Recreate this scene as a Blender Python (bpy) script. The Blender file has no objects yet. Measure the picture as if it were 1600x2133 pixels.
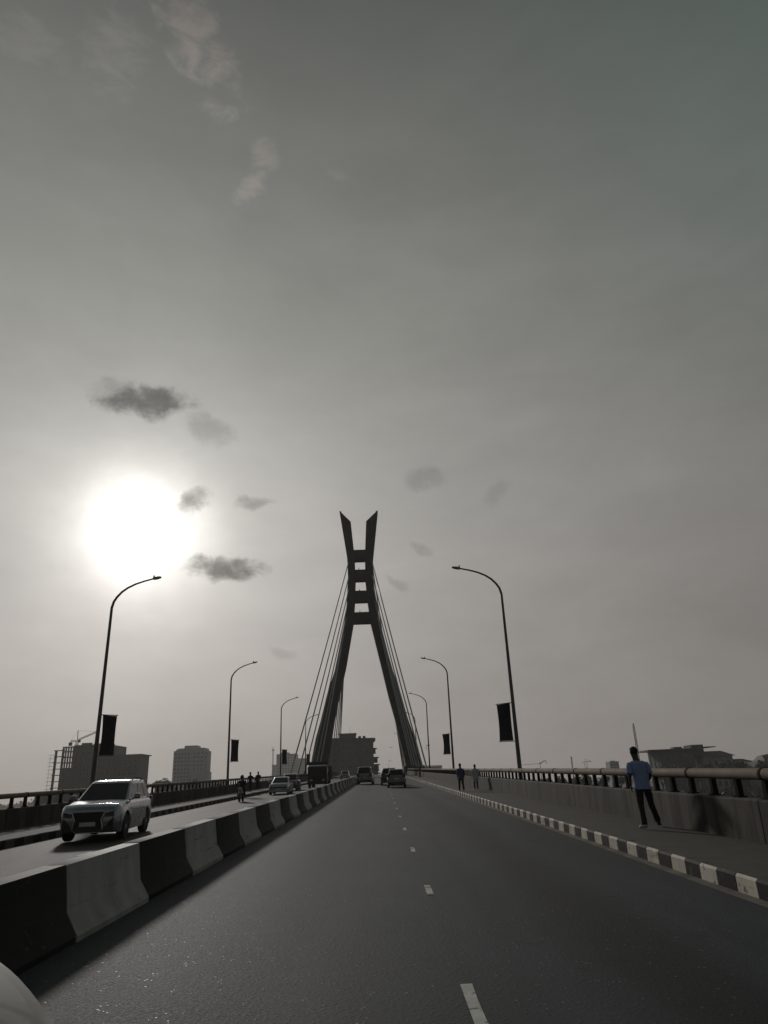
import bpy, math, random
from mathutils import Vector, Matrix
random.seed(7)
SC = bpy.context.scene
COL = SC.collection
R = math.radians
PI = math.pi

# ------------------------------------------------------------------ camera
cam_d = bpy.data.cameras.new('camera')
cam = bpy.data.objects.new('camera', cam_d)
COL.objects.link(cam)
cam_d.sensor_fit = 'VERTICAL'
cam_d.sensor_height = 36.0
cam_d.sensor_width = 27.0
cam_d.lens = 36.0 * 1474.0 / 2133.0
cam_d.clip_start = 0.05
cam_d.clip_end = 9000
_r = Vector((0.99929647, -0.00291973, -0.03739044))
_u = Vector((0.03377041, -0.36360564, 0.93094065))
_f = Vector((0.01631347, 0.9315484, 0.36325123))
cam.matrix_world = Matrix(((_r.x, _u.x, -_f.x, 0), (_r.y, _u.y, -_f.y, 0), (_r.z, _u.z, -_f.z, 1.75), (0, 0, 0, 1)))
SC.camera = cam

# ------------------------------------------------------------------ exposure and render
SC.view_settings.view_transform = 'Standard'
SC.view_settings.look = 'None'
SC.view_settings.exposure = 0.0
SC.view_settings.gamma = 1.0
SC.render.engine = 'CYCLES'
SC.cycles.use_denoising = True
SC.cycles.max_bounces = 5
SC.cycles.diffuse_bounces = 2
SC.cycles.glossy_bounces = 3
SC.cycles.transmission_bounces = 4
SC.cycles.volume_bounces = 0
SC.cycles.transparent_max_bounces = 8
SC.cycles.caustics_reflective = False
SC.cycles.caustics_refractive = False

# ------------------------------------------------------------------ world sky (hazy late afternoon)
SUN = Vector((-0.31211972, 0.89065682, 0.33062322)).normalized()
SUN_EL = math.asin(SUN.z)
SUN_AZ = math.atan2(SUN.x, SUN.y)
world = bpy.data.worlds.new('World')
SC.world = world
world.use_nodes = True
NT = world.node_tree
NT.nodes.clear()


class G:
    """small helper to wire math nodes"""
    def __init__(self, nt): self.nt = nt
    def _in(self, sock, v):
        if isinstance(v, (int, float)): sock.default_value = v
        elif isinstance(v, (tuple, list, Vector)): sock.default_value = tuple(v) if len(sock.default_value) == len(v) else tuple(v) + (1,)
        else: self.nt.links.new(v, sock)
    def m(self, op, a, b=0.0, c=None, clamp=False):
        n = self.nt.nodes.new('ShaderNodeMath'); n.operation = op; n.use_clamp = clamp
        self._in(n.inputs[0], a); self._in(n.inputs[1], b)
        if c is not None: self._in(n.inputs[2], c)
        return n.outputs[0]
    def v(self, op, a, b=(0, 0, 0)):
        n = self.nt.nodes.new('ShaderNodeVectorMath'); n.operation = op
        self._in(n.inputs[0], a)
        if op == 'SCALE': self._in(n.inputs['Scale'], b)
        elif op not in ('NORMALIZE', 'LENGTH'): self._in(n.inputs[1], b)
        return n.outputs['Value'] if op in ('DOT_PRODUCT', 'LENGTH') else n.outputs[0]
    def rng(self, v, a, b, c=0.0, d=1.0, smooth=True):
        n = self.nt.nodes.new('ShaderNodeMapRange'); n.interpolation_type = 'SMOOTHSTEP' if smooth else 'LINEAR'
        self._in(n.inputs['Value'], v)
        for k, x in zip(('From Min', 'From Max', 'To Min', 'To Max'), (a, b, c, d)): n.inputs[k].default_value = x
        return n.outputs['Result']
    def ramp(self, v, stops, mode='LINEAR'):
        n = self.nt.nodes.new('ShaderNodeValToRGB'); n.color_ramp.interpolation = mode
        self._in(n.inputs[0], v)
        e = n.color_ramp.elements
        while len(e) < len(stops): e.new(0.5)
        for i, (p, c) in enumerate(stops):
            e[i].position = p; e[i].color = (c, c, c, 1) if isinstance(c, (int, float)) else tuple(c) + (1,)
        return n.outputs[0]
    def noise(self, vec, scale, detail=4.0, rough=0.5, out='Fac', dist=0.0):
        n = self.nt.nodes.new('ShaderNodeTexNoise')
        if vec is not None: self._in(n.inputs['Vector'], vec)
        n.inputs['Scale'].default_value = scale; n.inputs['Detail'].default_value = detail
        n.inputs['Roughness'].default_value = rough; n.inputs['Distortion'].default_value = dist
        return n.outputs[out]
    def mix(self, f, a, b, mode='MIX'):
        n = self.nt.nodes.new('ShaderNodeMix'); n.data_type = 'RGBA'; n.blend_type = mode
        self._in(n.inputs[0], f); self._in(n.inputs[6], a); self._in(n.inputs[7], b)
        return n.outputs[2]


g = G(NT)
tc = NT.nodes.new('ShaderNodeTexCoord')
D = g.v('NORMALIZE', tc.outputs['Generated'])
sep = NT.nodes.new('ShaderNodeSeparateXYZ'); NT.links.new(D, sep.inputs[0])
elev = g.m('MULTIPLY', g.m('ARCSINE', sep.outputs[2]), 180 / PI)
cosang = g.m('MINIMUM', g.v('DOT_PRODUCT', D, tuple(SUN)), 0.999999)
theta = g.m('MULTIPLY', g.m('ARCCOSINE', cosang), 180 / PI)
glare = g.rng(g.noise(D, 7.0, 5.0, 0.6), 0.3, 0.7, 0.86, 1.14, False)
theta_c = g.m('MULTIPLY', theta, glare)
broad = g.m('MULTIPLY_ADD', g.m('EXPONENT', g.m('DIVIDE', theta, -34.0)), 0.385, 0.075)
core = g.m('MULTIPLY', g.m('EXPONENT', g.m('DIVIDE', theta_c, -2.05)), 3.05)
hel = g.ramp(g.m('DIVIDE', g.m('ABSOLUTE', elev), 90.0), [(0.0, 1.08), (0.10, 1.04), (0.25, 1.0), (0.45, 0.74), (0.66, 0.43), (1.0, 0.36)])
lum = g.m('MULTIPLY', broad, hel)
# broad soft cloud sheet that hardly shows
stretch = NT.nodes.new('ShaderNodeMapping'); stretch.inputs['Scale'].default_value = (1.0, 1.0, 2.6)
NT.links.new(D, stretch.inputs['Vector'])
sheet = g.m('MULTIPLY', g.rng(g.noise(stretch.outputs[0], 2.4, 7.0, 0.58, 'Fac', 0.5), 0.25, 0.75, 0.89, 1.11, False), g.rng(g.noise(stretch.outputs[0], 9.0, 6.0, 0.6, 'Fac', 0.8), 0.25, 0.75, 0.96, 1.04, False))
lum = g.m('MULTIPLY', lum, sheet)
# small separate clouds: azimuth, elevation, half width, half height (degrees), tilt, strength (>0 darker, <0 paler)
CLOUDS = [
    (-19.7, 29.34, 3.35, 1.25, 5, 0.76), (-22.33, 29.67, 1.66, 0.92, 0, 0.30), (-14.12, 27.65, 2.03, 0.96, -20, 0.28),
    (-15.27, 21.93, 1.26, 0.89, 20, 0.70), (-10.09, 22.13, 1.55, 0.48, 5, 0.42), (-12.33, 16.89, 3.03, 0.89, 0, 0.80),
    (4.51, 23.79, 1.77, 0.89, 0, 0.22), (10.84, 22.13, 1.26, 0.74, 30, 0.12), (4.05, 17.99, 1.18, 0.37, -35, 0.20),
    (1.90, 15.70, 1.18, 0.37, -30, 0.20), (-7.61, 10.18, 1.18, 0.44, -15, 0.18), (-18.67, 54.15, 3.69, 1.40, -50, -0.42),
    (-26.21, 52.07, 1.48, 2.22, 0, -0.22), (-33.86, 50.43, 2.22, 0.92, 0, -0.16), (-10.05, 47.76, 0.92, 0.66, -30, -0.28),
    (-11.19, 45.79, 1.29, 0.66, 40, -0.32), (-2.67, 46.96, 0.66, 0.37, 0, -0.14)]
nz = g.noise(D, 26.0, 5.0, 0.6, 'Color')
nz = g.v('SCALE', g.v('SUBTRACT', nz, (0.5, 0.5, 0.5)), 0.030)
DP = g.v('ADD', D, nz)
curl = g.m('SUBTRACT', g.noise(D, 38.0, 7.0, 0.62, 'Fac', 0.3), 0.5)
wispv = NT.nodes.new('ShaderNodeMapping'); wispv.inputs['Rotation'].default_value = (0.0, R(38), 0.0); wispv.inputs['Scale'].default_value = (22.0, 22.0, 62.0)
NT.links.new(D, wispv.inputs['Vector'])
wisp = g.m('SUBTRACT', g.noise(wispv.outputs[0], 1.0, 7.0, 0.65, 'Fac', 0.8), 0.5)
dark = pale = None
for az, el, w, h, rot, s in CLOUDS:
    a, e = R(az), R(el)
    c = Vector((math.sin(a) * math.cos(e), math.cos(a) * math.cos(e), math.sin(e)))
    e1 = Vector((math.cos(a), -math.sin(a), 0)); e2 = e1.cross(c)
    q = Matrix.Rotation(R(rot), 3, c)
    # unit vectors in the sky, scaled so that the ellipse edge sits at 1
    x = (e1 * math.cos(R(rot)) + e2 * math.sin(R(rot))); y = (-e1 * math.sin(R(rot)) + e2 * math.cos(R(rot)))
    W_, H_ = math.tan(R(w)) * (1.05 if s > 0 else 1.25), math.tan(R(h)) * (1.1 if s > 0 else 1.3)
    u = g.m('DIVIDE', g.m('SUBTRACT', g.v('DOT_PRODUCT', DP, tuple(x)), x.dot(c)), W_)
    v = g.m('DIVIDE', g.m('SUBTRACT', g.v('DOT_PRODUCT', DP, tuple(y)), y.dot(c)), H_)
    r2 = g.m('ADD', g.m('MULTIPLY', u, u), g.m('MULTIPLY', v, v))
    ahead = g.m('GREATER_THAN', g.v('DOT_PRODUCT', D, tuple(c)), 0.5)
    edge = g.m('ADD', g.m('SUBTRACT', 1.0, r2), g.m('ADD', g.m('MULTIPLY', curl, 2.2), g.m('MULTIPLY', wisp, 1.3)) if s > 0 else g.m('MULTIPLY', g.m('ADD', wisp, g.m('MULTIPLY', curl, 0.5)), 5.0))
    near = g.rng(r2, 2.6, 1.2)
    mk = g.m('MULTIPLY', g.m('MULTIPLY', g.rng(edge, -0.45, 1.25 if s > 0 else 1.6, 0.0, abs(s)), near), ahead)
    if s > 0: dark = mk if dark is None else g.m('MAXIMUM', dark, mk)
    else: pale = mk if pale is None else g.m('MAXIMUM', pale, mk)
lum = g.m('ADD', lum, core)
# dark cloudlets sit in front of the glow: they keep a scattered grey of their own
lum = g.m('MULTIPLY', lum, g.m('SUBTRACT', 1.0, dark))
lum = g.m('MULTIPLY', lum, g.m('ADD', 1.0, pale))
tint = g.ramp(g.m('DIVIDE', g.m('ABSOLUTE', elev), 90.0), [(0.0, (1.085, 0.98, 0.915)), (0.2, (1.04, 1.0, 0.945)), (0.45, (1.0, 1.01, 0.93)), (1.0, (0.97, 1.015, 0.95))])
green = g.m('MULTIPLY', g.rng(theta, 32.0, 62.0), g.rng(elev, 18.0, 50.0))
tint = g.mix(green, tint, (0.83, 1.03, 0.93))
tint = g.mix(g.rng(pale, 0.0, 0.4), tint, (1.07, 0.99, 0.90))
veil = g.v('SCALE', tint, lum)
sky = NT.nodes.new('ShaderNodeTexSky'); sky.sky_type = 'NISHITA'; sky.sun_disc = False
sky.sun_elevation = SUN_EL; sky.sun_rotation = SUN_AZ
sky.air_density = 1.0; sky.dust_density = 6.0; sky.ozone_density = 1.0; sky.altitude = 0
hs = NT.nodes.new('ShaderNodeHueSaturation'); hs.inputs['Saturation'].default_value = 0.25
NT.links.new(sky.outputs[0], hs.inputs['Color'])
SKY_STRENGTH = 0.1
NISHITA_SHARE = 0.012
VEIL = 1.13
total = g.v('ADD', g.v('SCALE', hs.outputs[0], NISHITA_SHARE), g.v('SCALE', veil, VEIL / SKY_STRENGTH))
bg = NT.nodes.new('ShaderNodeBackground'); bg.inputs['Strength'].default_value = SKY_STRENGTH
NT.links.new(total, bg.inputs['Color'])
wo = NT.nodes.new('ShaderNodeOutputWorld'); NT.links.new(bg.outputs[0], wo.inputs['Surface'])

# ------------------------------------------------------------------ sun
sun_d = bpy.data.lights.new('sun', 'SUN')
sun_d.energy = 1.1
sun_d.angle = R(4.0)
sun_d.color = (1.0, 0.95, 0.89)
sun = bpy.data.objects.new('sun', sun_d); COL.objects.link(sun)
sun.rotation_euler = SUN.to_track_quat('Z', 'Y').to_euler()
sun.location = SUN * 300

# ------------------------------------------------------------------ materials
def base_mat(name):
    m = bpy.data.materials.new(name); m.use_nodes = True
    nt = m.node_tree
    return m, G(nt), nt, nt.nodes['Principled BSDF']

def mat(name, col, rough=0.6, metal=0.0, var=0.18, scale=3.0, bump=0.0, bscale=60.0, coat=0.0, spec=0.5):
    m, g, nt, b = base_mat(name)
    t = nt.nodes.new('ShaderNodeTexCoord')
    f = g.rng(g.noise(t.outputs['Object'], scale, 5, 0.6), 0.25, 0.75, 1 - var, 1 + var, False)
    c = g.v('SCALE', tuple(col), f)
    nt.links.new(c, b.inputs['Base Color'])
    b.inputs['Roughness'].default_value = rough
    rr = g.rng(g.noise(t.outputs['Object'], scale * 2.3, 4, 0.6), 0.3, 0.7, max(0.02, rough - 0.08), min(1, rough + 0.08), False)
    nt.links.new(rr, b.inputs['Roughness'])
    b.inputs['Metallic'].default_value = metal
    b.inputs['Coat Weight'].default_value = coat
    b.inputs['Coat Roughness'].default_value = 0.05
    b.inputs['Specular IOR Level'].default_value = spec
    if bump:
        bn = nt.nodes.new('ShaderNodeBump'); bn.inputs['Strength'].default_value = bump; bn.inputs['Distance'].default_value = 0.01
        nt.links.new(g.noise(t.outputs['Object'], bscale, 4, 0.6), bn.inputs['Height'])
        nt.links.new(bn.outputs[0], b.inputs['Normal'])
    return m

def asphalt_mat(name, base, lanes):
    m, g, nt, b = base_mat(name)
    geo = nt.nodes.new('ShaderNodeNewGeometry'); P = geo.outputs['Position']
    sx = nt.nodes.new('ShaderNodeSeparateXYZ'); nt.links.new(P, sx.inputs[0])
    mp = nt.nodes.new('ShaderNodeMapping'); mp.inputs['Scale'].default_value = (1.0, 0.06, 1.0); nt.links.new(P, mp.inputs[0])
    streak = g.rng(g.noise(mp.outputs[0], 1.1, 6, 0.62), 0.3, 0.7, 0.62, 1.34, False)
    blot = g.m('MULTIPLY', g.rng(g.noise(P, 0.35, 5, 0.6), 0.3, 0.7, 0.80, 1.18, False), g.rng(g.noise(P, 1.7, 3, 0.5), 0.62, 0.70, 1.0, 0.72))
    grain = g.rng(g.noise(P, 46.0, 4, 0.75), 0.3, 0.7, 0.5, 1.5, False)
    f = g.m('MULTIPLY', g.m('MULTIPLY', streak, blot), grain)
    # oil-darkened middle of each lane, polished wheel tracks
    oil = None
    for lx in lanes:
        d = g.m('ABSOLUTE', g.m('SUBTRACT', sx.outputs[0], lx))
        o = g.rng(d, 0.95, 0.1, 0.0, 0.62)
        oil = o if oil is None else g.m('MAXIMUM', oil, o)
    f = g.m('MULTIPLY', f, g.m('SUBTRACT', 1.0, oil))
    col = g.v('SCALE', base, f)
    # aggregate chips, their sparkle in the sun painted in as pale colour
    vo = nt.nodes.new('ShaderNodeTexVoronoi'); vo.inputs['Scale'].default_value = 20.0; nt.links.new(P, vo.inputs['Vector'])
    chip = g.m('MULTIPLY', g.rng(vo.outputs['Distance'], 0.26, 0.14), g.m('GREATER_THAN', g.noise(P, 9.0, 2, 0.6), 0.61))
    col = g.mix(g.m('MULTIPLY', chip, 0.6), col, (0.24, 0.23, 0.21))
    nt.links.new(col, b.inputs['Base Color'])
    ro = g.rng(grain, 0.5, 1.5, 0.66, 0.84, False)
    ro = g.m('SUBTRACT', ro, g.m('MULTIPLY', chip, 0.28))
    nt.links.new(ro, b.inputs['Roughness'])
    b.inputs['Specular IOR Level'].default_value = 0.2
    bn = nt.nodes.new('ShaderNodeBump'); bn.inputs['Strength'].default_value = 0.55; bn.inputs['Distance'].default_value = 0.006
    hh = g.m('ADD', g.noise(P, 60.0, 3, 0.7), g.m('MULTIPLY', g.rng(vo.outputs['Distance'], 0.5, 0.0), 0.7))
    nt.links.new(hh, bn.inputs['Height']); nt.links.new(bn.outputs[0], b.inputs['Normal'])
    return m

def concrete_mat(name, col, stain=0.6, vertical=True, rough=0.85, stain_col=(0.03, 0.03, 0.022)):
    m, g, nt, b = base_mat(name)
    geo = nt.nodes.new('ShaderNodeNewGeometry'); P = geo.outputs['Position']
    mp = nt.nodes.new('ShaderNodeMapping'); mp.inputs['Scale'].default_value = (1.0, 1.0, 0.12 if vertical else 1.0); nt.links.new(P, mp.inputs[0])
    st = g.rng(g.noise(mp.outputs[0], 1.9, 7, 0.68, 'Fac', 0.7), 0.40, 0.60, 0.0, stain)
    st2 = g.rng(g.noise(P, 0.7, 5, 0.6), 0.35, 0.7, 0.0, stain * 0.7)
    fine = g.rng(g.noise(P, 28.0, 4, 0.7), 0.3, 0.7, 0.80, 1.2, False)
    c = g.v('SCALE', tuple(col), fine)
    c = g.mix(g.m('MAXIMUM', st, st2), c, stain_col)
    nt.links.new(c, b.inputs['Base Color'])
    b.inputs['Roughness'].default_value = rough
    b.inputs['Specular IOR Level'].default_value = 0.3
    bn = nt.nodes.new('ShaderNodeBump'); bn.inputs['Strength'].default_value = 0.35; bn.inputs['Distance'].default_value = 0.01
    nt.links.new(g.noise(P, 40.0, 5, 0.7), bn.inputs['Height']); nt.links.new(bn.outputs[0], b.inputs['Normal'])
    return m

def paint_mat(name, col, under, wear=0.5, rough=0.7):
    """paint that has chipped off to show what lies under it, with grime"""
    m, g, nt, b = base_mat(name)
    geo = nt.nodes.new('ShaderNodeNewGeometry'); P = geo.outputs['Position']
    chip = g.rng(g.noise(P, 5.5, 6, 0.7, 'Fac', 0.4), 0.70 - 0.22 * wear, 0.76 - 0.22 * wear)
    mp = nt.nodes.new('ShaderNodeMapping'); mp.inputs['Scale'].default_value = (1, 1, 0.2); nt.links.new(P, mp.inputs[0])
    grime = g.rng(g.noise(mp.outputs[0], 3.0, 5, 0.65), 0.3, 0.75, 1.05, 0.62, False)
    ms = nt.nodes.new('ShaderNodeMapping'); ms.inputs['Scale'].default_value = (1.0, 0.35, 5.0); nt.links.new(P, ms.inputs[0])
    scuff = g.rng(g.noise(ms.outputs[0], 1.6, 6, 0.7, 'Fac', 0.5), 0.56, 0.68, 0.0, 0.55)
    c = g.mix(g.m('MULTIPLY', chip, 0.85), g.v('SCALE', tuple(col), grime), tuple(under))
    c = g.mix(scuff, c, (0.035, 0.034, 0.032))
    nt.links.new(c, b.inputs['Base Color'])
    b.inputs['Roughness'].default_value = rough
    b.inputs['Specular IOR Level'].default_value = 0.12
    bn = nt.nodes.new('ShaderNodeBump'); bn.inputs['Strength'].default_value = 0.3; bn.inputs['Distance'].default_value = 0.01
    nt.links.new(g.m('ADD', g.noise(P, 30.0, 5, 0.7), g.m('MULTIPLY', chip, -0.4)), bn.inputs['Height']); nt.links.new(bn.outputs[0], b.inputs['Normal'])
    return m

M = {}
M['asphalt'] = asphalt_mat('asphalt', (0.032, 0.0370, 0.0445), (-1.45, 2.55))
M['asphalt_left'] = asphalt_mat('asphalt_oncoming', (0.055, 0.051, 0.047), (-6.2, -9.4))
M['marking'] = paint_mat('road_paint', (0.68, 0.67, 0.64), (0.08, 0.08, 0.08), 0.75)
M['kerb_white'] = paint_mat('kerb_white_paint', (0.66, 0.61, 0.53), (0.11, 0.10, 0.085), 0.5)
M['kerb_black'] = paint_mat('kerb_black_paint', (0.024, 0.023, 0.021), (0.09, 0.082, 0.07), 0.55)
M['kerb_dull'] = paint_mat('kerb_dull_paint', (0.17, 0.15, 0.125), (0.08, 0.072, 0.06), 0.7)  # pale stones of the left kerb, duller and darker than the right ones
M['bar_white'] = paint_mat('barrier_white_paint', (0.45, 0.46, 0.455), (0.22, 0.21, 0.19), 0.4)
M['bar_black'] = paint_mat('barrier_black_paint', (0.018, 0.018, 0.019), (0.07, 0.068, 0.064), 0.4)
M['path'] = concrete_mat('footpath_concrete', (0.082, 0.072, 0.061), 0.4, False)
M['gutter'] = concrete_mat('gutter_concrete', (0.19, 0.165, 0.14), 0.5, False)
M['wall'] = concrete_mat('parapet_concrete', (0.090, 0.078, 0.062), 0.97, True, 0.85, (0.020, 0.019, 0.014))
M['deck'] = concrete_mat('deck_concrete', (0.22, 0.21, 0.19), 0.5)
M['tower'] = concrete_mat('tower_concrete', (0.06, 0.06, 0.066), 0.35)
M['rail'] = mat('rail_paint', (0.22, 0.172, 0.13), 0.8, 0.0, 0.25, 2.0, 0.1, 30, 0, 0.2)
M['collar'] = mat('collar_steel', (0.025, 0.017, 0.015), 0.9, 0, 0.2, 4, 0, 1, 0, 0.1)
M['baluster'] = mat('baluster_steel', (0.016, 0.015, 0.014), 0.9, 0, 0.2, 3, 0, 1, 0, 0.05)
M['lamp'] = mat('lamp_steel', (0.11, 0.105, 0.10), 0.45, 0.6)
M['lantern'] = mat('lantern_metal', (0.16, 0.16, 0.16), 0.4, 0.5)
M['banner'] = mat('banner_cloth', (0.022, 0.022, 0.030), 0.8, 0, 0.3, 2.0, 0.3, 12)
M['cable'] = mat('cable_sheath', (0.30, 0.30, 0.305), 0.5)
M['water'] = None
M['tyre'] = mat('tyre_rubber', (0.016, 0.016, 0.017), 0.85)
M['rim'] = mat('rim_alloy', (0.30, 0.30, 0.31), 0.35, 0.9)
M['glass'] = mat('car_glass', (0.012, 0.014, 0.017), 0.06, 0, 0.05, 1, 0, 1, 0.0, 0.25)
M['plastic'] = mat('black_plastic', (0.014, 0.014, 0.015), 0.45)
M['chrome'] = mat('chrome_trim', (0.55, 0.56, 0.58), 0.18, 1.0)
M['head'] = mat('headlight_lens', (0.42, 0.45, 0.50), 0.08, 0.2, 0.05, 1, 0, 1, 0.6)
M['head_dark'] = mat('smoked_headlight', (0.10, 0.11, 0.13), 0.1, 0.3, 0.05, 1, 0, 1, 0.5)
M['tail'] = mat('tail_light_lens', (0.055, 0.008, 0.007), 0.15, 0, 0.1, 2, 0, 1, 0.5)
M['plate'] = mat('number_plate', (0.55, 0.55, 0.52), 0.5)
M['silver'] = mat('silver_paint', (0.26, 0.285, 0.32), 0.25, 0.9, 0.04, 1.5, 0, 1, 0.8)
M['bluegrey'] = mat('blue_grey_paint', (0.25, 0.30, 0.36), 0.32, 0.4, 0.05, 1.5, 0, 1, 0.7)
M['palegrey'] = mat('pale_grey_paint', (0.20, 0.20, 0.21), 0.26, 0.9, 0.05, 1.5, 0, 1, 0.7)
M['bonnet'] = mat('bonnet_paint', (0.235, 0.23, 0.22), 0.5, 0.1, 0.05, 1.5, 0, 1, 0.2)
M['blackcar'] = mat('black_paint', (0.018, 0.018, 0.020), 0.28, 0.2, 0.1, 1.5, 0, 1, 0.9)
M['darkred'] = mat('dark_red_paint', (0.06, 0.022, 0.02), 0.3, 0.2, 0.1, 1.5, 0, 1, 0.7)
M['truck'] = mat('truck_paint', (0.030, 0.034, 0.045), 0.5, 0, 0.25, 1.5)
M['skin'] = mat('dark_skin', (0.045, 0.026, 0.018), 0.55, 0, 0.1, 8)
M['hair'] = mat('black_hair', (0.008, 0.007, 0.007), 0.8, 0, 0.2, 30, 0.4, 200)
M['shirt_blue'] = mat('blue_shirt', (0.22, 0.30, 0.52), 0.85, 0, 0.12, 6, 0.4, 14)
M['shirt_pale'] = mat('pale_shirt', (0.42, 0.45, 0.52), 0.85, 0, 0.12, 6)
M['shirt_dark'] = mat('dark_shirt', (0.025, 0.024, 0.026), 0.85, 0, 0.12, 6)
M['shirt_navy'] = mat('navy_jacket', (0.06, 0.075, 0.15), 0.85, 0, 0.12, 6)
M['trouser'] = mat('black_trousers', (0.012, 0.012, 0.013), 0.85, 0, 0.12, 6, 0.3, 16)
M['trouser_grey'] = mat('grey_blue_trousers', (0.09, 0.10, 0.13), 0.85, 0, 0.12, 6)
M['shoe'] = mat('pale_shoe', (0.40, 0.38, 0.35), 0.6)
M['shoe_dark'] = mat('dark_shoe', (0.02, 0.018, 0.017), 0.5)
M['leaf'] = mat('leaf_green', (0.045, 0.062, 0.028), 0.7, 0, 0.45, 0.35)
M['bark'] = mat('bark', (0.06, 0.048, 0.038), 0.9, 0, 0.3, 6, 0.4, 12)
M['bld_raw'] = concrete_mat('raw_concrete_block', (0.20, 0.185, 0.17), 0.35)
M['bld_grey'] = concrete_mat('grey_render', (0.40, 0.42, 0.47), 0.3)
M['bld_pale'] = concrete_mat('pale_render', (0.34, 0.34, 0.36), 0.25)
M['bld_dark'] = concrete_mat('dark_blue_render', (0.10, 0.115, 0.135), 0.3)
M['roof'] = mat('roof_sheet', (0.075, 0.06, 0.055), 0.7)
M['pane'] = mat('window_glass', (0.02, 0.024, 0.03), 0.12)
M['frame'] = mat('window_frame', (0.25, 0.25, 0.26), 0.5)
M['steel_dark'] = mat('dark_steel', (0.05, 0.045, 0.043), 0.6, 0.3)
M['land'] = concrete_mat('river_bank_soil', (0.07, 0.068, 0.045), 0.6, False)
M['post'] = mat('rusty_brown_paint', (0.10, 0.05, 0.035), 0.6)
M['bird'] = mat('bird_feathers', (0.02, 0.02, 0.02), 0.8)

def water_mat():
    m, g, nt, b = base_mat('lagoon_water')
    geo = nt.nodes.new('ShaderNodeNewGeometry'); P = geo.outputs['Position']
    b.inputs['Base Color'].default_value = (0.03, 0.038, 0.036, 1)
    b.inputs['Roughness'].default_value = 0.18
    bn = nt.nodes.new('ShaderNodeBump'); bn.inputs['Strength'].default_value = 0.5; bn.inputs['Distance'].default_value = 0.2
    nt.links.new(g.noise(P, 0.5, 6, 0.6), bn.inputs['Height']); nt.links.new(bn.outputs[0], b.inputs['Normal'])
    return m
M['water'] = water_mat()

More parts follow.
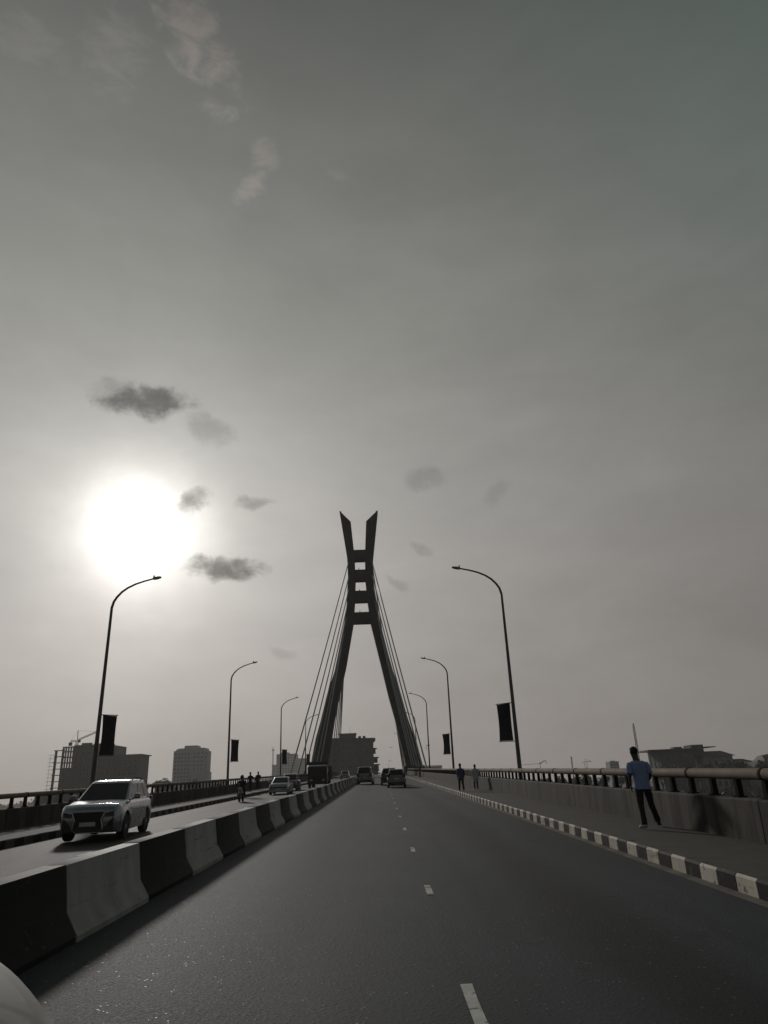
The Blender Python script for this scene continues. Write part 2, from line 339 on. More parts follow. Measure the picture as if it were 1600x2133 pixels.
# ------------------------------------------------------------------ mesh helpers
class MB:
    def __init__(self): self.v = []; self.f = []; self.mi = []; self.cur = 0
    def add(self, vs, fs):
        n = len(self.v); self.v += [tuple(p) for p in vs]
        for f in fs: self.f.append(tuple(i + n for i in f)); self.mi.append(self.cur)
        return self
    def hexa(self, p):      # 8 points: bottom 4 ccw, top 4 ccw
        return self.add(p, [(3, 2, 1, 0), (4, 5, 6, 7), (0, 1, 5, 4), (1, 2, 6, 5), (2, 3, 7, 6), (3, 0, 4, 7)])
    def box(self, x0, x1, y0, y1, z0, z1):
        return self.hexa([(x0, y0, z0), (x1, y0, z0), (x1, y1, z0), (x0, y1, z0), (x0, y0, z1), (x1, y0, z1), (x1, y1, z1), (x0, y1, z1)])
    def prism(self, poly, a, b):
        """poly: list of 3d points (ccw seen from b side); extruded from offset a to offset b (vectors)"""
        n = len(poly); a, b = Vector(a), Vector(b)
        vs = [Vector(p) + a for p in poly] + [Vector(p) + b for p in poly]
        fs = [tuple(reversed(range(n))), tuple(range(n, 2 * n))] + [(i, (i + 1) % n, n + (i + 1) % n, n + i) for i in range(n)]
        return self.add(vs, fs)
    def tube(self, pts, rad, n=8, caps=True):
        pts = [Vector(p) for p in pts]
        if isinstance(rad, (int, float)): rad = [rad] * len(pts)
        vs = []; fs = []
        t0 = (pts[1] - pts[0]).normalized()
        ref = Vector((0, 0, 1)) if abs(t0.z) < 0.9 else Vector((1, 0, 0))
        x = t0.cross(ref).normalized()
        for i, p in enumerate(pts):
            t = ((pts[min(i + 1, len(pts) - 1)] - pts[max(i - 1, 0)])).normalized()
            x = (x - t * x.dot(t)).normalized(); y = t.cross(x)
            for k in range(n):
                a = 2 * PI * k / n
                vs.append(p + (x * math.cos(a) + y * math.sin(a)) * rad[i])
        for i in range(len(pts) - 1):
            for k in range(n):
                fs.append((i * n + k, i * n + (k + 1) % n, (i + 1) * n + (k + 1) % n, (i + 1) * n + k))
        if caps: fs += [tuple(reversed(range(n))), tuple(range((len(pts) - 1) * n, len(pts) * n))]
        return self.add(vs, fs)
    def lathe(self, prof, c=(0, 0, 0), axis='z', n=16):
        """prof: list of (radius, height along axis)"""
        vs = []; fs = []
        for r, h in prof:
            for k in range(n):
                a = 2 * PI * k / n
                p = (r * math.cos(a), r * math.sin(a), h)
                if axis == 'x': p = (h, r * math.cos(a), r * math.sin(a))
                if axis == 'y': p = (r * math.sin(a), h, r * math.cos(a))
                vs.append((p[0] + c[0], p[1] + c[1], p[2] + c[2]))
        for i in range(len(prof) - 1):
            for k in range(n): fs.append((i * n + k, i * n + (k + 1) % n, (i + 1) * n + (k + 1) % n, (i + 1) * n + k))
        fs += [tuple(reversed(range(n))), tuple(range((len(prof) - 1) * n, len(prof) * n))]
        return self.add(vs, fs)
    def loft(self, rings, close=True, caps=True):
        n = len(rings[0]); vs = [p for r in rings for p in r]; fs = []
        for i in range(len(rings) - 1):
            for k in range(n if close else n - 1):
                fs.append((i * n + k, i * n + (k + 1) % n, (i + 1) * n + (k + 1) % n, (i + 1) * n + k))
        if caps: fs += [tuple(reversed(range(n))), tuple(range((len(rings) - 1) * n, len(rings) * n))]
        return self.add(vs, fs)
    def mesh(self, name, mats, smooth=False, angle=None):
        me = bpy.data.meshes.new(name)
        me.from_pydata(self.v, [], self.f); me.validate(); 
        import bmesh
        bm = bmesh.new(); bm.from_mesh(me); bmesh.ops.recalc_face_normals(bm, faces=bm.faces); bm.to_mesh(me); bm.free()
        for m in (mats if isinstance(mats, (list, tuple)) else [mats]): me.materials.append(m)
        if any(self.mi) and len(me.polygons) == len(self.mi): me.polygons.foreach_set('material_index', self.mi)
        if smooth:
            me.polygons.foreach_set('use_smooth', [True] * len(me.polygons))
            if angle is not None: me.set_sharp_from_angle(angle=R(angle))
        me.update()
        return me
    def obj(self, name, mats, parent=None, smooth=False, bevel=0.0, angle=40):
        o = bpy.data.objects.new(name, self.mesh(name, mats, smooth, angle if smooth else None))
        COL.objects.link(o)
        if parent is not None: o.parent = parent
        if bevel:
            b = o.modifiers.new('edge', 'BEVEL'); b.width = bevel; b.segments = 2; b.limit_method = 'ANGLE'
        return o

def inst(me, name, parent=None, loc=(0, 0, 0), rot=(0, 0, 0), scale=(1, 1, 1)):
    o = bpy.data.objects.new(name, me); COL.objects.link(o)
    if parent is not None: o.parent = parent
    o.location = loc; o.rotation_euler = rot; o.scale = scale
    return o

def tag(o, label=None, cat=None, group=None, kind=None):
    if label: o['label'] = label
    if cat: o['category'] = cat
    if group: o['group'] = group
    if kind: o['kind'] = kind
    return o

def thing(name, label, cat, loc=(0, 0, 0), rotz=0.0, group=None, rotx=0.0):
    o = bpy.data.objects.new(name, None); COL.objects.link(o)
    o.empty_display_size = 0.2
    o.location = loc; o.rotation_euler = (rotx, 0, rotz)
    return tag(o, label, cat, group)

def copy_tree(o, parent=None):
    c = o.copy(); COL.objects.link(c); c.parent = parent
    for ch in list(o.children): copy_tree(ch, c)
    return c

# ------------------------------------------------------------------ road geometry
SL = 0.024287
Y0, RC = 235.0, 2600.0
def rz(y):
    return SL * y - (max(0.0, y - Y0) ** 2) / (2 * RC)
def slope(y):
    return SL - max(0.0, y - Y0) / RC
def lz(x):      # cross-fall of the oncoming side
    return -0.095 * min(1.0, max(0.0, (-4.3 - x) / 7.1))
YS = [-30, 0, 40, 80, 120, 160, 200, 235] + [235 + 10 * i for i in range(1, 26)]
YEND = YS[-1]

def strip(name, prof, m, ys=YS, close=False, kind='structure', smooth=False, parent=None):
    mb = MB()
    mb.loft([[(x, y, rz(y) + z) for x, z in prof] for y in ys], close=close, caps=close)
    o = mb.obj(name, m, parent, smooth)
    if kind and parent is None: tag(o, kind=kind)
    return o

# fine strips near the camera are not needed: slopes are straight up to the crest
deck = strip('bridge_deck', [(7.15, -0.05), (7.15, -0.9), (-14.25, -1.0), (-14.25, -0.14), (-11.9, -0.13), (-4.3, -0.03), (4.9, -0.03)], M['deck'], close=True)
road = strip('road', [(4.70, 0.0), (-3.74, 0.0)], M['asphalt'])
road_l = strip('road', [(-3.74, -0.004), (-4.3, 0.0), (-11.4, -0.095)], M['asphalt_left'])
strip('gutter', [(4.78, 0.004), (4.58, 0.004)], M['gutter'])
strip('footpath', [(6.80, 0.233), (4.96, 0.228)], M['path'])
strip('footpath', [(-11.58, 0.135), (-13.95, 0.14)], M['path'])

# lane dashes, each its own painted mark on the road
def dash(y0, y1, xc, w, par, zoff=0.005, ragged=True):
    mb = MB(); n = 5
    L_, R_ = [], []
    for i in range(n + 1):
        y = y0 + (y1 - y0) * i / n
        j = (random.uniform(-0.012, 0.02) if ragged else 0)
        L_.append((xc - w / 2, y, rz(y) + zoff + (lz(xc) if xc < -4 else 0))); R_.append((xc + w / 2 - abs(j), y, rz(y) + zoff + (lz(xc) if xc < -4 else 0)))
    vs = L_ + R_
    mb.add(vs, [(i, n + 1 + i, n + 2 + i, i + 1) for i in range(n)])
    return mb.obj('lane_dash', M['marking'], par)
ends = [7.06, 12.48, 18.15, 23.95]
while len(ends) < 44: ends.append(ends[-1] + 5.86)
for k, ye in enumerate(ends):
    dash(ye - (1.12 if k == 0 else 0.92), ye, 0.66, 0.105, road)
y = 14.0
for k in range(24):
    dash(y, y + 1.0, -7.75, 0.11, road_l)
    y += 5.83

# ------------------------------------------------------------------ kerbs
def kerb_run(name, x0, x1, zb, zt, y_start, pitch, n_parts, y_end, w_first=True, light='kerb_white'):
    k = bpy.data.objects.new(name, None); COL.objects.link(k); tag(k, kind='structure')
    me = {}
    for c in (light, 'kerb_black'):
        for v in range(3):
            mb = MB(); L2 = pitch / 2 * 0.985
            j = [random.uniform(-0.006, 0.006) for _ in range(4)]
            pts = []
            h = zt - zb
            prof = [(x0, zb), (x0 + j[0], zb + h * 0.86), (x0 + (x1 - x0) * 0.14, zt + j[1] * 0.5), (x1, zt), (x1, zb)]
            rings = []
            for yy in (-L2, -L2 * 0.96, L2 * 0.96, L2):
                s = 0.985 if abs(yy) > L2 * 0.97 else 1.0
                cx, cz = (x0 + x1) / 2, (zb + zt) / 2
                rings.append([(cx + (px - cx) * s, yy, cz + (pz - cz) * s) for px, pz in prof])
            mb.loft(rings)
            mb.mi = [1 if (j < 15 and j % 5 == 2) else 0 for j in range(len(mb.f))]
            me[(c, v)] = mb.mesh('kerb_stone', [M[c], M['path']])
    y = y_start; i = 0
    rest = {light: MB(), 'kerb_black': MB()}
    while y < y_end:
        c = light if (i % 2 == 0) == w_first else 'kerb_black'
        if i < n_parts:
            inst(me[(c, random.randrange(3))], 'kerb_stone', k, (random.uniform(-0.006, 0.006), y + pitch / 2, rz(y + pitch / 2) + random.uniform(-0.004, 0.004)), (math.atan(SL), 0, 0))
        else:
            a, b = y + 0.01, y + pitch - 0.01
            rest[c].hexa([(x0, a, rz(a) + zb), (x1, a, rz(a) + zb), (x1, b, rz(b) + zb), (x0, b, rz(b) + zb), (x0, a, rz(a) + zt), (x1, a, rz(a) + zt), (x1, b, rz(b) + zt), (x0, b, rz(b) + zt)])
        y += pitch; i += 1
    for c in rest:
        if rest[c].v: tag(rest[c].obj('kerb_stone', M[c], k), kind='stuff')
    return k
kerb_run('kerb', 4.78, 4.97, -0.02, 0.233, 10.23 - 0.57 * 10, 0.57, 150, 330)
kerb_run('kerb', -11.42, -11.59, -0.12, 0.145, 14.0, 0.6, 130, 330, light='kerb_dull')

# ------------------------------------------------------------------ median barrier
BX = -3.90
bar = thing('median_barrier', 'black and white painted concrete barrier dividing the two carriageways', 'barrier')
bprof = [(-0.33, -0.02), (-0.33, 0.07), (-0.185, 0.31), (-0.125, 0.82), (0.125, 0.82), (0.185, 0.31), (0.33, 0.07), (0.33, -0.02)]
BL = 2.69
bme = {}
for c in ('bar_white', 'bar_black'):
    mb = MB(); L2 = BL / 2 - 0.008
    rings = []
    for yy, s in ((-L2, 0.975), (-L2 + 0.02, 1.0), (L2 - 0.02, 1.0), (L2, 0.975)):
        rings.append([(x * s, yy, 0.4 + (z - 0.4) * s) for x, z in bprof])
    mb.loft(rings)
    bme[c] = mb.mesh('barrier_block', M[c], True, 30)
    bme[c].materials[0] = M[c]
y = 9.39 - BL * 6
i = 0
while y < 330:
    yc = y + BL / 2
    inst(bme['bar_white' if i % 2 == 0 else 'bar_black'], 'barrier_block', bar, (BX + random.uniform(-0.012, 0.012), yc, rz(yc) + random.uniform(-0.008, 0.004)), (math.atan(slope(yc)), 0, random.uniform(-0.004, 0.004)))
    y += BL; i += 1

# ------------------------------------------------------------------ parapets
def parapet(label, xf, xb, zb, zt, xr, zr, rr, y_first, y_end, col_y):
    """xf inner face, xb outer face of the wall; xr, zr rail centre"""
    p = thing('parapet', label, 'parapet')
    sgn = 1 if xb > xf else -1
    # wall panels
    PL = 6.6
    pm = MB(); h = PL / 2 - 0.006
    prof = [(xf, zb), (xf, zt - 0.03), (xf + 0.03 * sgn, zt), (xb - 0.03 * sgn, zt), (xb, zt - 0.03), (xb, zb - 0.35)]
    pm.loft([[(x, yy, z) for x, z in prof] for yy in (-h, h)])
    wm = pm.mesh('wall_panel', M['wall'])
    y = y_first
    while y < y_end:
        yc = y + PL / 2
        inst(wm, 'wall_panel', p, (random.uniform(-0.004, 0.004), yc, rz(yc) + random.uniform(-0.004, 0.004)), (math.atan(slope(yc)), 0, 0))
        y += PL
    # hand rail sections with collars
    SLn = 3.3
    rm = MB().tube([(0, -SLn / 2 + 0.03, 0), (0, SLn / 2 - 0.03, 0)], rr, 14).mesh('handrail', M['rail'], True, 50)
    cm = MB().lathe([(rr * 0.9, -0.05), (rr * 1.10, -0.045), (rr * 1.10, 0.045), (rr * 0.9, 0.05)], axis='y', n=14).mesh('rail_collar', M['collar'], True, 40)
    bmesh_ = MB()
    # baluster: flat upright with a broad foot, leaning plate
    zl, zh = zt, zr - rr * 0.6
    bmesh_.hexa([(-0.05, -0.075, zl - 0.01), (0.05, -0.075, zl - 0.01), (0.05, 0.075, zl - 0.01), (-0.05, 0.075, zl - 0.01), (-0.05, -0.055, zh), (0.05, -0.055, zh), (0.05, 0.055, zh), (-0.05, 0.055, zh)])
    bmesh_.box(-0.09, 0.09, -0.11, 0.11, zl - 0.005, zl + 0.025)
    bm_ = bmesh_.mesh('baluster', M['baluster'])
    y = col_y
    while y > y_first: y -= SLn
    k = 0
    while y < y_end:
        ym = y + SLn / 2
        a = math.atan(slope(ym))
        inst(rm, 'handrail', p, (xr, ym, rz(ym) + zr), (a, 0, 0))
        inst(cm, 'rail_collar', p, (xr, y, rz(y) + zr), (a, 0, 0))
        for q in range(3):
            yy = y + q * SLn / 3 + 0.0
            inst(bm_, 'baluster', p, (xr, yy, rz(yy)), (0, 0, 0))
        y += SLn; k += 1
    return p
parapet('stained concrete parapet with round brown handrail beside the right footpath', 6.77, 7.03, 0.2, 0.965, 6.98, 1.395, 0.105, -6, 232, 13.75)
parapet('shaded concrete parapet with dark handrail beyond the oncoming carriageway', -13.92, -14.18, 0.1, 0.86, -14.08, 1.30, 0.095, 4, 232, 17.0)

# ------------------------------------------------------------------ street lamps and banners
def lamp_meshes(s, reach, hb, ht):
    """s = +1 arm towards -x (right side lamps), -1 towards +x; heights above the road line"""
    d = -s
    pole = MB().tube([(0, 0, -0.6), (0, 0, 0.4), (0, 0, hb * 0.6), (0, 0, hb)], [0.125, 0.12, 0.09, 0.07], 12)
    pole.lathe([(0.2, -0.62), (0.2, -0.55), (0.13, -0.5)], n=12)
    pts = []
    dz = ht - hb
    prof = [(0, 0), (0.02, 0.22), (0.09, 0.42), (0.22, 0.60), (0.42, 0.76), (0.70, 0.86)]
    for fx, fz in [(0, 0.0), (0.03, 0.20), (0.09, 0.36), (0.18, 0.52), (0.30, 0.66), (0.46, 0.78), (0.64, 0.87), (0.82, 0.94)]:
        pts.append((d * reach * fx, 0, hb + dz * fz))
    arm = MB().tube(pts, [0.07, 0.066, 0.062, 0.058, 0.054, 0.05, 0.046, 0.042], 10)
    head = MB()
    a = pts[-1]; b = (d * reach, 0, ht)
    ax = (Vector(b) - Vector(a)); L = ax.length; ax.normalize(); up = Vector((0, 1, 0)).cross(ax) * (1 if d < 0 else -1)
    if up.z < 0: up = -up
    rings = []
    for t, w, h0, h1 in ((0.0, 0.05, -0.04, 0.04), (0.1, 0.10, -0.05, 0.06), (0.45, 0.16, -0.045, 0.05), (0.9, 0.12, -0.03, 0.03), (1.0, 0.06, -0.015, 0.015)):
        c = Vector(a) + ax * (L * t)
        rings.append([c + Vector((0, -w, 0)) + up * h0, c + Vector((0, w, 0)) + up * h0, c + Vector((0, w * 0.8, 0)) + up * h1, c + Vector((0, -w * 0.8, 0)) + up * h1])
    head.loft(rings)
    cell = MB(); c = Vector(a) + ax * (L * 0.14) + up * 0.05
    cell.lathe([(0.045, 0.0), (0.05, 0.05), (0.035, 0.13), (0.012, 0.15)], c, 'z', 8)
    return pole.mesh('pole', M['lamp'], True, 40), arm.mesh('arm', M['lamp'], True, 60), head.mesh('lantern', M['lantern'], True, 30), cell.mesh('light_sensor', M['plastic'], True, 50)

LM_R = lamp_meshes(1, 2.75, 11.0, 12.75)
LM_L = lamp_meshes(-1, 2.55, 10.5, 12.15)
def lamp(ms, x, y, label):
    t = thing('street_lamp', label, 'street lamp', (x, y, rz(y)), group='curved street lamps along the bridge')
    t.rotation_euler = (R(random.uniform(-0.35, 0.35)), R(random.uniform(-0.35, 0.35)), R(random.uniform(-3, 3)))
    inst(ms[0], 'pole', t); inst(ms[1], 'arm', t)
    h = inst(ms[2], 'lantern', t); inst(ms[3], 'light_sensor', h)
    return t

def banner(s, x, y, label, seed, zt=4.86, zb=2.90, w=0.74):
    d = -s; rnd = random.Random(seed)
    t = thing('banner', label, 'banner', (x, y, rz(y)), group='dark banners hanging on the street lamps')
    NU, NV = 6, 12
    mb = MB(); vs = []
    bow = rnd.uniform(0.06, 0.13); tw = rnd.uniform(-0.08, 0.08); sag = rnd.uniform(0.05, 0.09)
    for back in (0, 1):
        for j in range(NV + 1):
            v = j / NV
            for i in range(NU + 1):
                u = i / NU
                px = d * (0.19 + w * u) - d * bow * math.sin(PI * v) * u * 0.8
                py = bow * 1.6 * math.sin(PI * v) + tw * (v - 0.5) * u + 0.02 * math.sin(u * 7 + seed) + back * 0.004
                vs.append((px, py, zt - (zt - zb) * v - sag * u * (1 - v)))
    n = (NU + 1) * (NV + 1); fs = []
    for j in range(NV):
        for i in range(NU):
            q = (j * (NU + 1) + i, j * (NU + 1) + i + 1, (j + 1) * (NU + 1) + i + 1, (j + 1) * (NU + 1) + i)
            fs.append(q); fs.append(tuple(reversed([k + n for k in q])))
    ring = [i for i in range(NU + 1)] + [j * (NU + 1) + NU for j in range(1, NV + 1)] + [NV * (NU + 1) + i for i in range(NU - 1, -1, -1)] + [j * (NU + 1) for j in range(NV - 1, 0, -1)]
    for a, b in zip(ring, ring[1:] + ring[:1]): fs.append((a, b, b + n, a + n))
    mb.add(vs, fs); mb.obj('cloth', M['banner'], t, True)
    MB().tube([(d * 0.05, 0, zt + 0.03), (d * (0.24 + w), 0, zt + 0.03 - sag)], 0.022, 8).obj('rod', M['lamp'], t)
    MB().tube([(d * 0.05, 0, zb - 0.03), (d * (0.24 + w), 0, zb - 0.03)], 0.018, 8).obj('rod', M['lamp'], t)
    return t

XR, XL = 7.36, -14.38
lamp(LM_R, XR, 39.9, 'tall curved street lamp on the right parapet, largest of all')
banner(1, XR, 39.9, 'black banner on the largest lamp at the right parapet', 1)
lamp(LM_R, XR, 76.4, 'curved street lamp behind the two walkers on the right footpath')
banner(1, XR, 76.4, 'black curled banner on the lamp just behind the two right walkers', 2)
r3 = lamp(LM_R, XR, 114, 'street lamp without banner where the right outer stay cables end')
mb = MB(); mb.tube([(0, 0, 4.85), (-0.45, 0, 4.85)], 0.02, 6); mb.tube([(-0.38, 0, 4.85), (-0.36, 0.02, 4.45), (-0.30, 0.02, 4.2)], 0.025, 6); mb.box(-0.16, 0.16, -0.14, 0.14, 4.75, 4.9)
mb.obj('empty_bracket', M['lamp'], r3)
lamp(LM_R, XR, 152, 'small distant street lamp seen through the right stay cables')
lamp(LM_R, XR, 246, 'tiny far street lamp between the right tower leg and its far cables')
lamp(LM_L, XL, 37.7, 'tall curved street lamp standing right under the sun glow')
banner(-1, XL, 37.7, 'dark banner on the lamp above the silver car', 3)
lamp(LM_L, XL, 70.8, 'curved street lamp on the left parapet behind the motorcyclist')
banner(-1, XL, 70.8, 'black flat banner on the lamp above the motorcyclist', 4)
lamp(LM_L, XL, 107.6, 'slim street lamp just left of the left stay cables')
banner(-1, XL, 107.6, 'dark banner on the slim lamp above the blue grey car', 5)
lamp(LM_L, XL, 143, 'faint street lamp standing among the left stay cables')
banner(-1, XL, 143, 'small dark banner on the lamp among the left stay cables', 6)

# ------------------------------------------------------------------ cable-stayed tower
S = 7 / 6
TY = 203.0
tower = thing('bridge_tower', 'tall dark concrete bridge tower shaped like an open letter with splayed legs', 'bridge tower')
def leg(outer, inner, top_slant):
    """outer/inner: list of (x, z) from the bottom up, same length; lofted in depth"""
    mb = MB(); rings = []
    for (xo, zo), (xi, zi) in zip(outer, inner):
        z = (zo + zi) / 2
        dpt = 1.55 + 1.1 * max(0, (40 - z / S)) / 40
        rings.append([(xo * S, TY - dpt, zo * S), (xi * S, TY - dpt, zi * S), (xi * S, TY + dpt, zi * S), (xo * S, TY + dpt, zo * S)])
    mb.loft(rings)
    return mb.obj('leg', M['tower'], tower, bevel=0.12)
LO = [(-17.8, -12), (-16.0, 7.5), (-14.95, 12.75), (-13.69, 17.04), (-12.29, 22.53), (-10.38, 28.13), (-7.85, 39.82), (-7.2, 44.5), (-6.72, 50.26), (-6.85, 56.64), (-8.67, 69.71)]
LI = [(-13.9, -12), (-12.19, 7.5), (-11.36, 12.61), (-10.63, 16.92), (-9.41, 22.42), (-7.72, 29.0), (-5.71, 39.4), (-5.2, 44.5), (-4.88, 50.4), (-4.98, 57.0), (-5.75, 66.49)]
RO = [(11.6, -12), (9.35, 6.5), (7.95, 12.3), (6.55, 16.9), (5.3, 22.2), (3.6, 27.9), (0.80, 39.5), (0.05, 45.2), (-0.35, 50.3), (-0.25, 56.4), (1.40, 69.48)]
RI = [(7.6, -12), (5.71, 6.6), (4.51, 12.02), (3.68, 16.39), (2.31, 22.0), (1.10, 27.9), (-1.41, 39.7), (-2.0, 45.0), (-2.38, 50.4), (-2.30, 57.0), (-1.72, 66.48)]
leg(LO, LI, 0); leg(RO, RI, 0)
def interp(tab, z):
    for (x0, z0), (x1, z1) in zip(tab, tab[1:]):
        if z0 <= z <= z1: return x0 + (x1 - x0) * (z - z0) / (z1 - z0)
    return tab[-1][0]
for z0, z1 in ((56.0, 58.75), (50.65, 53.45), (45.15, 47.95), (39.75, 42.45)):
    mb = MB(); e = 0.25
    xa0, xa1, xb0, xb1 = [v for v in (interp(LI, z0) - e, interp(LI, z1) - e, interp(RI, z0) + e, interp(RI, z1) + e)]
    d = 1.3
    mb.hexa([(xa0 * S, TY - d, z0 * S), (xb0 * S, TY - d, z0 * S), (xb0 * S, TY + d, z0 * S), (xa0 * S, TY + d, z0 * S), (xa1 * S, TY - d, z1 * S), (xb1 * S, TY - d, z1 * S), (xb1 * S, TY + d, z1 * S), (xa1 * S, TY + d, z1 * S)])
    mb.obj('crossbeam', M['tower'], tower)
for z in (53.45, 47.95, 42.45):
    mb = MB(); c = (-3.95 * S, TY - 0.8, z * S)
    mb.lathe([(0.16, -0.02), (0.16, 0.25), (0.07, 0.3), (0.06, 0.75)], c, 'z', 8); mb.obj('warning_light', M['steel_dark'], tower)
mb = MB(); mb.lathe([(0.05, 0), (0.05, 0.5), (0.14, 0.55), (0.14, 0.85)], (1.0 * S, TY, 69.0 * S), 'z', 8); mb.obj('warning_light', M['steel_dark'], tower)
mb = MB(); mb.lathe([(0.05, 0), (0.05, 0.5), (0.14, 0.55), (0.14, 0.85)], (-8.3 * S, TY, 69.2 * S), 'z', 8); mb.obj('warning_light', M['steel_dark'], tower)
# plinths round the leg feet at deck level
for x0, x1 in ((5.2 * S, 9.9 * S), (-16.4 * S, -11.6 * S)):
    mb = MB(); zb = rz(TY); mb.box(x0, x1, TY - 4.2, TY + 4.2, zb - 1.0, zb + 2.1); mb.obj('plinth', M['tower'], tower, bevel=0.05)
    mb = MB(); mb.box(x0 - 0.15, x1 + 0.15, TY - 4.4, TY + 4.4, zb - 0.9, zb + 0.55); mb.obj('plinth_base', M['wall'], tower, bevel=0.03)
# access cage on the right leg
mb = MB()
for k in range(6):
    z = rz(TY) + 4.5 + k * 0.75; x = 7.4 * S - k * 0.25
    mb.box(x - 0.75, x + 0.75, TY - 3.6, TY - 3.5, z, z + 0.08)
for dx in (-0.75, 0.75):
    mb.tube([(7.4 * S + dx, TY - 3.55, rz(TY) + 4.2), (7.4 * S - 1.25 + dx, TY - 3.55, rz(TY) + 8.6)], 0.06, 6)
mb.obj('access_ladder', M['steel_dark'], tower)
# stay cables
att = [55.9, 52.3, 49.1, 45.7, 42.2, 39.0]
for side in (1, -1):
    for far in (0, 1):
        for k, za in enumerate(att):
            if far: ya = TY + 78 - 12.0 * k
            else: ya = (131 if side > 0 else 128) + 12.0 * k
            xa = 8.35 if side > 0 else -15.9
            xt = (interp(RO, za) - 0.35) * S if side > 0 else (interp(LO, za) + 0.35) * S
            zt_ = za * S
            a = Vector((xa, ya, rz(ya) - 0.2)); b = Vector((xt, TY + (0.9 if far else -0.9), zt_))
            pts = []
            for q in range(9):
                t = q / 8; p = a.lerp(b, t); p.z -= 0.5 * math.sin(PI * t) * ((b - a).length / 90); pts.append(p)
            o = MB().tube(pts, 0.145, 8).obj('stay_cable', M['cable'], tower, True, angle=60)
            # anchor tube at deck
            t = (pts[1] - pts[0]).normalized()
            MB().tube([a - t * 0.4, a + t * 2.6], 0.2, 10).obj('cable_anchor', M['steel_dark'], o, True)

# brown post by the end of the footpath
t = thing('bollard', 'brown steel post on the right footpath in front of the tower leg', 'bollard', (6.25, 122, rz(122) + 0.23))
mb = MB(); mb.box(-0.16, 0.16, -0.16, 0.16, 0, 1.55); mb.obj('post', M['post'], t, bevel=0.03)
mb = MB(); mb.lathe([(0.26, 0), (0.26, 0.05), (0.0, 0.051)], (0, 0, 0.0), 'z', 10); mb.obj('base_plate', M['post'], t)
mb = MB(); mb.box(-0.19, 0.19, -0.19, 0.19, 1.55, 1.63); mb.obj('cap', M['post'], t, bevel=0.02)

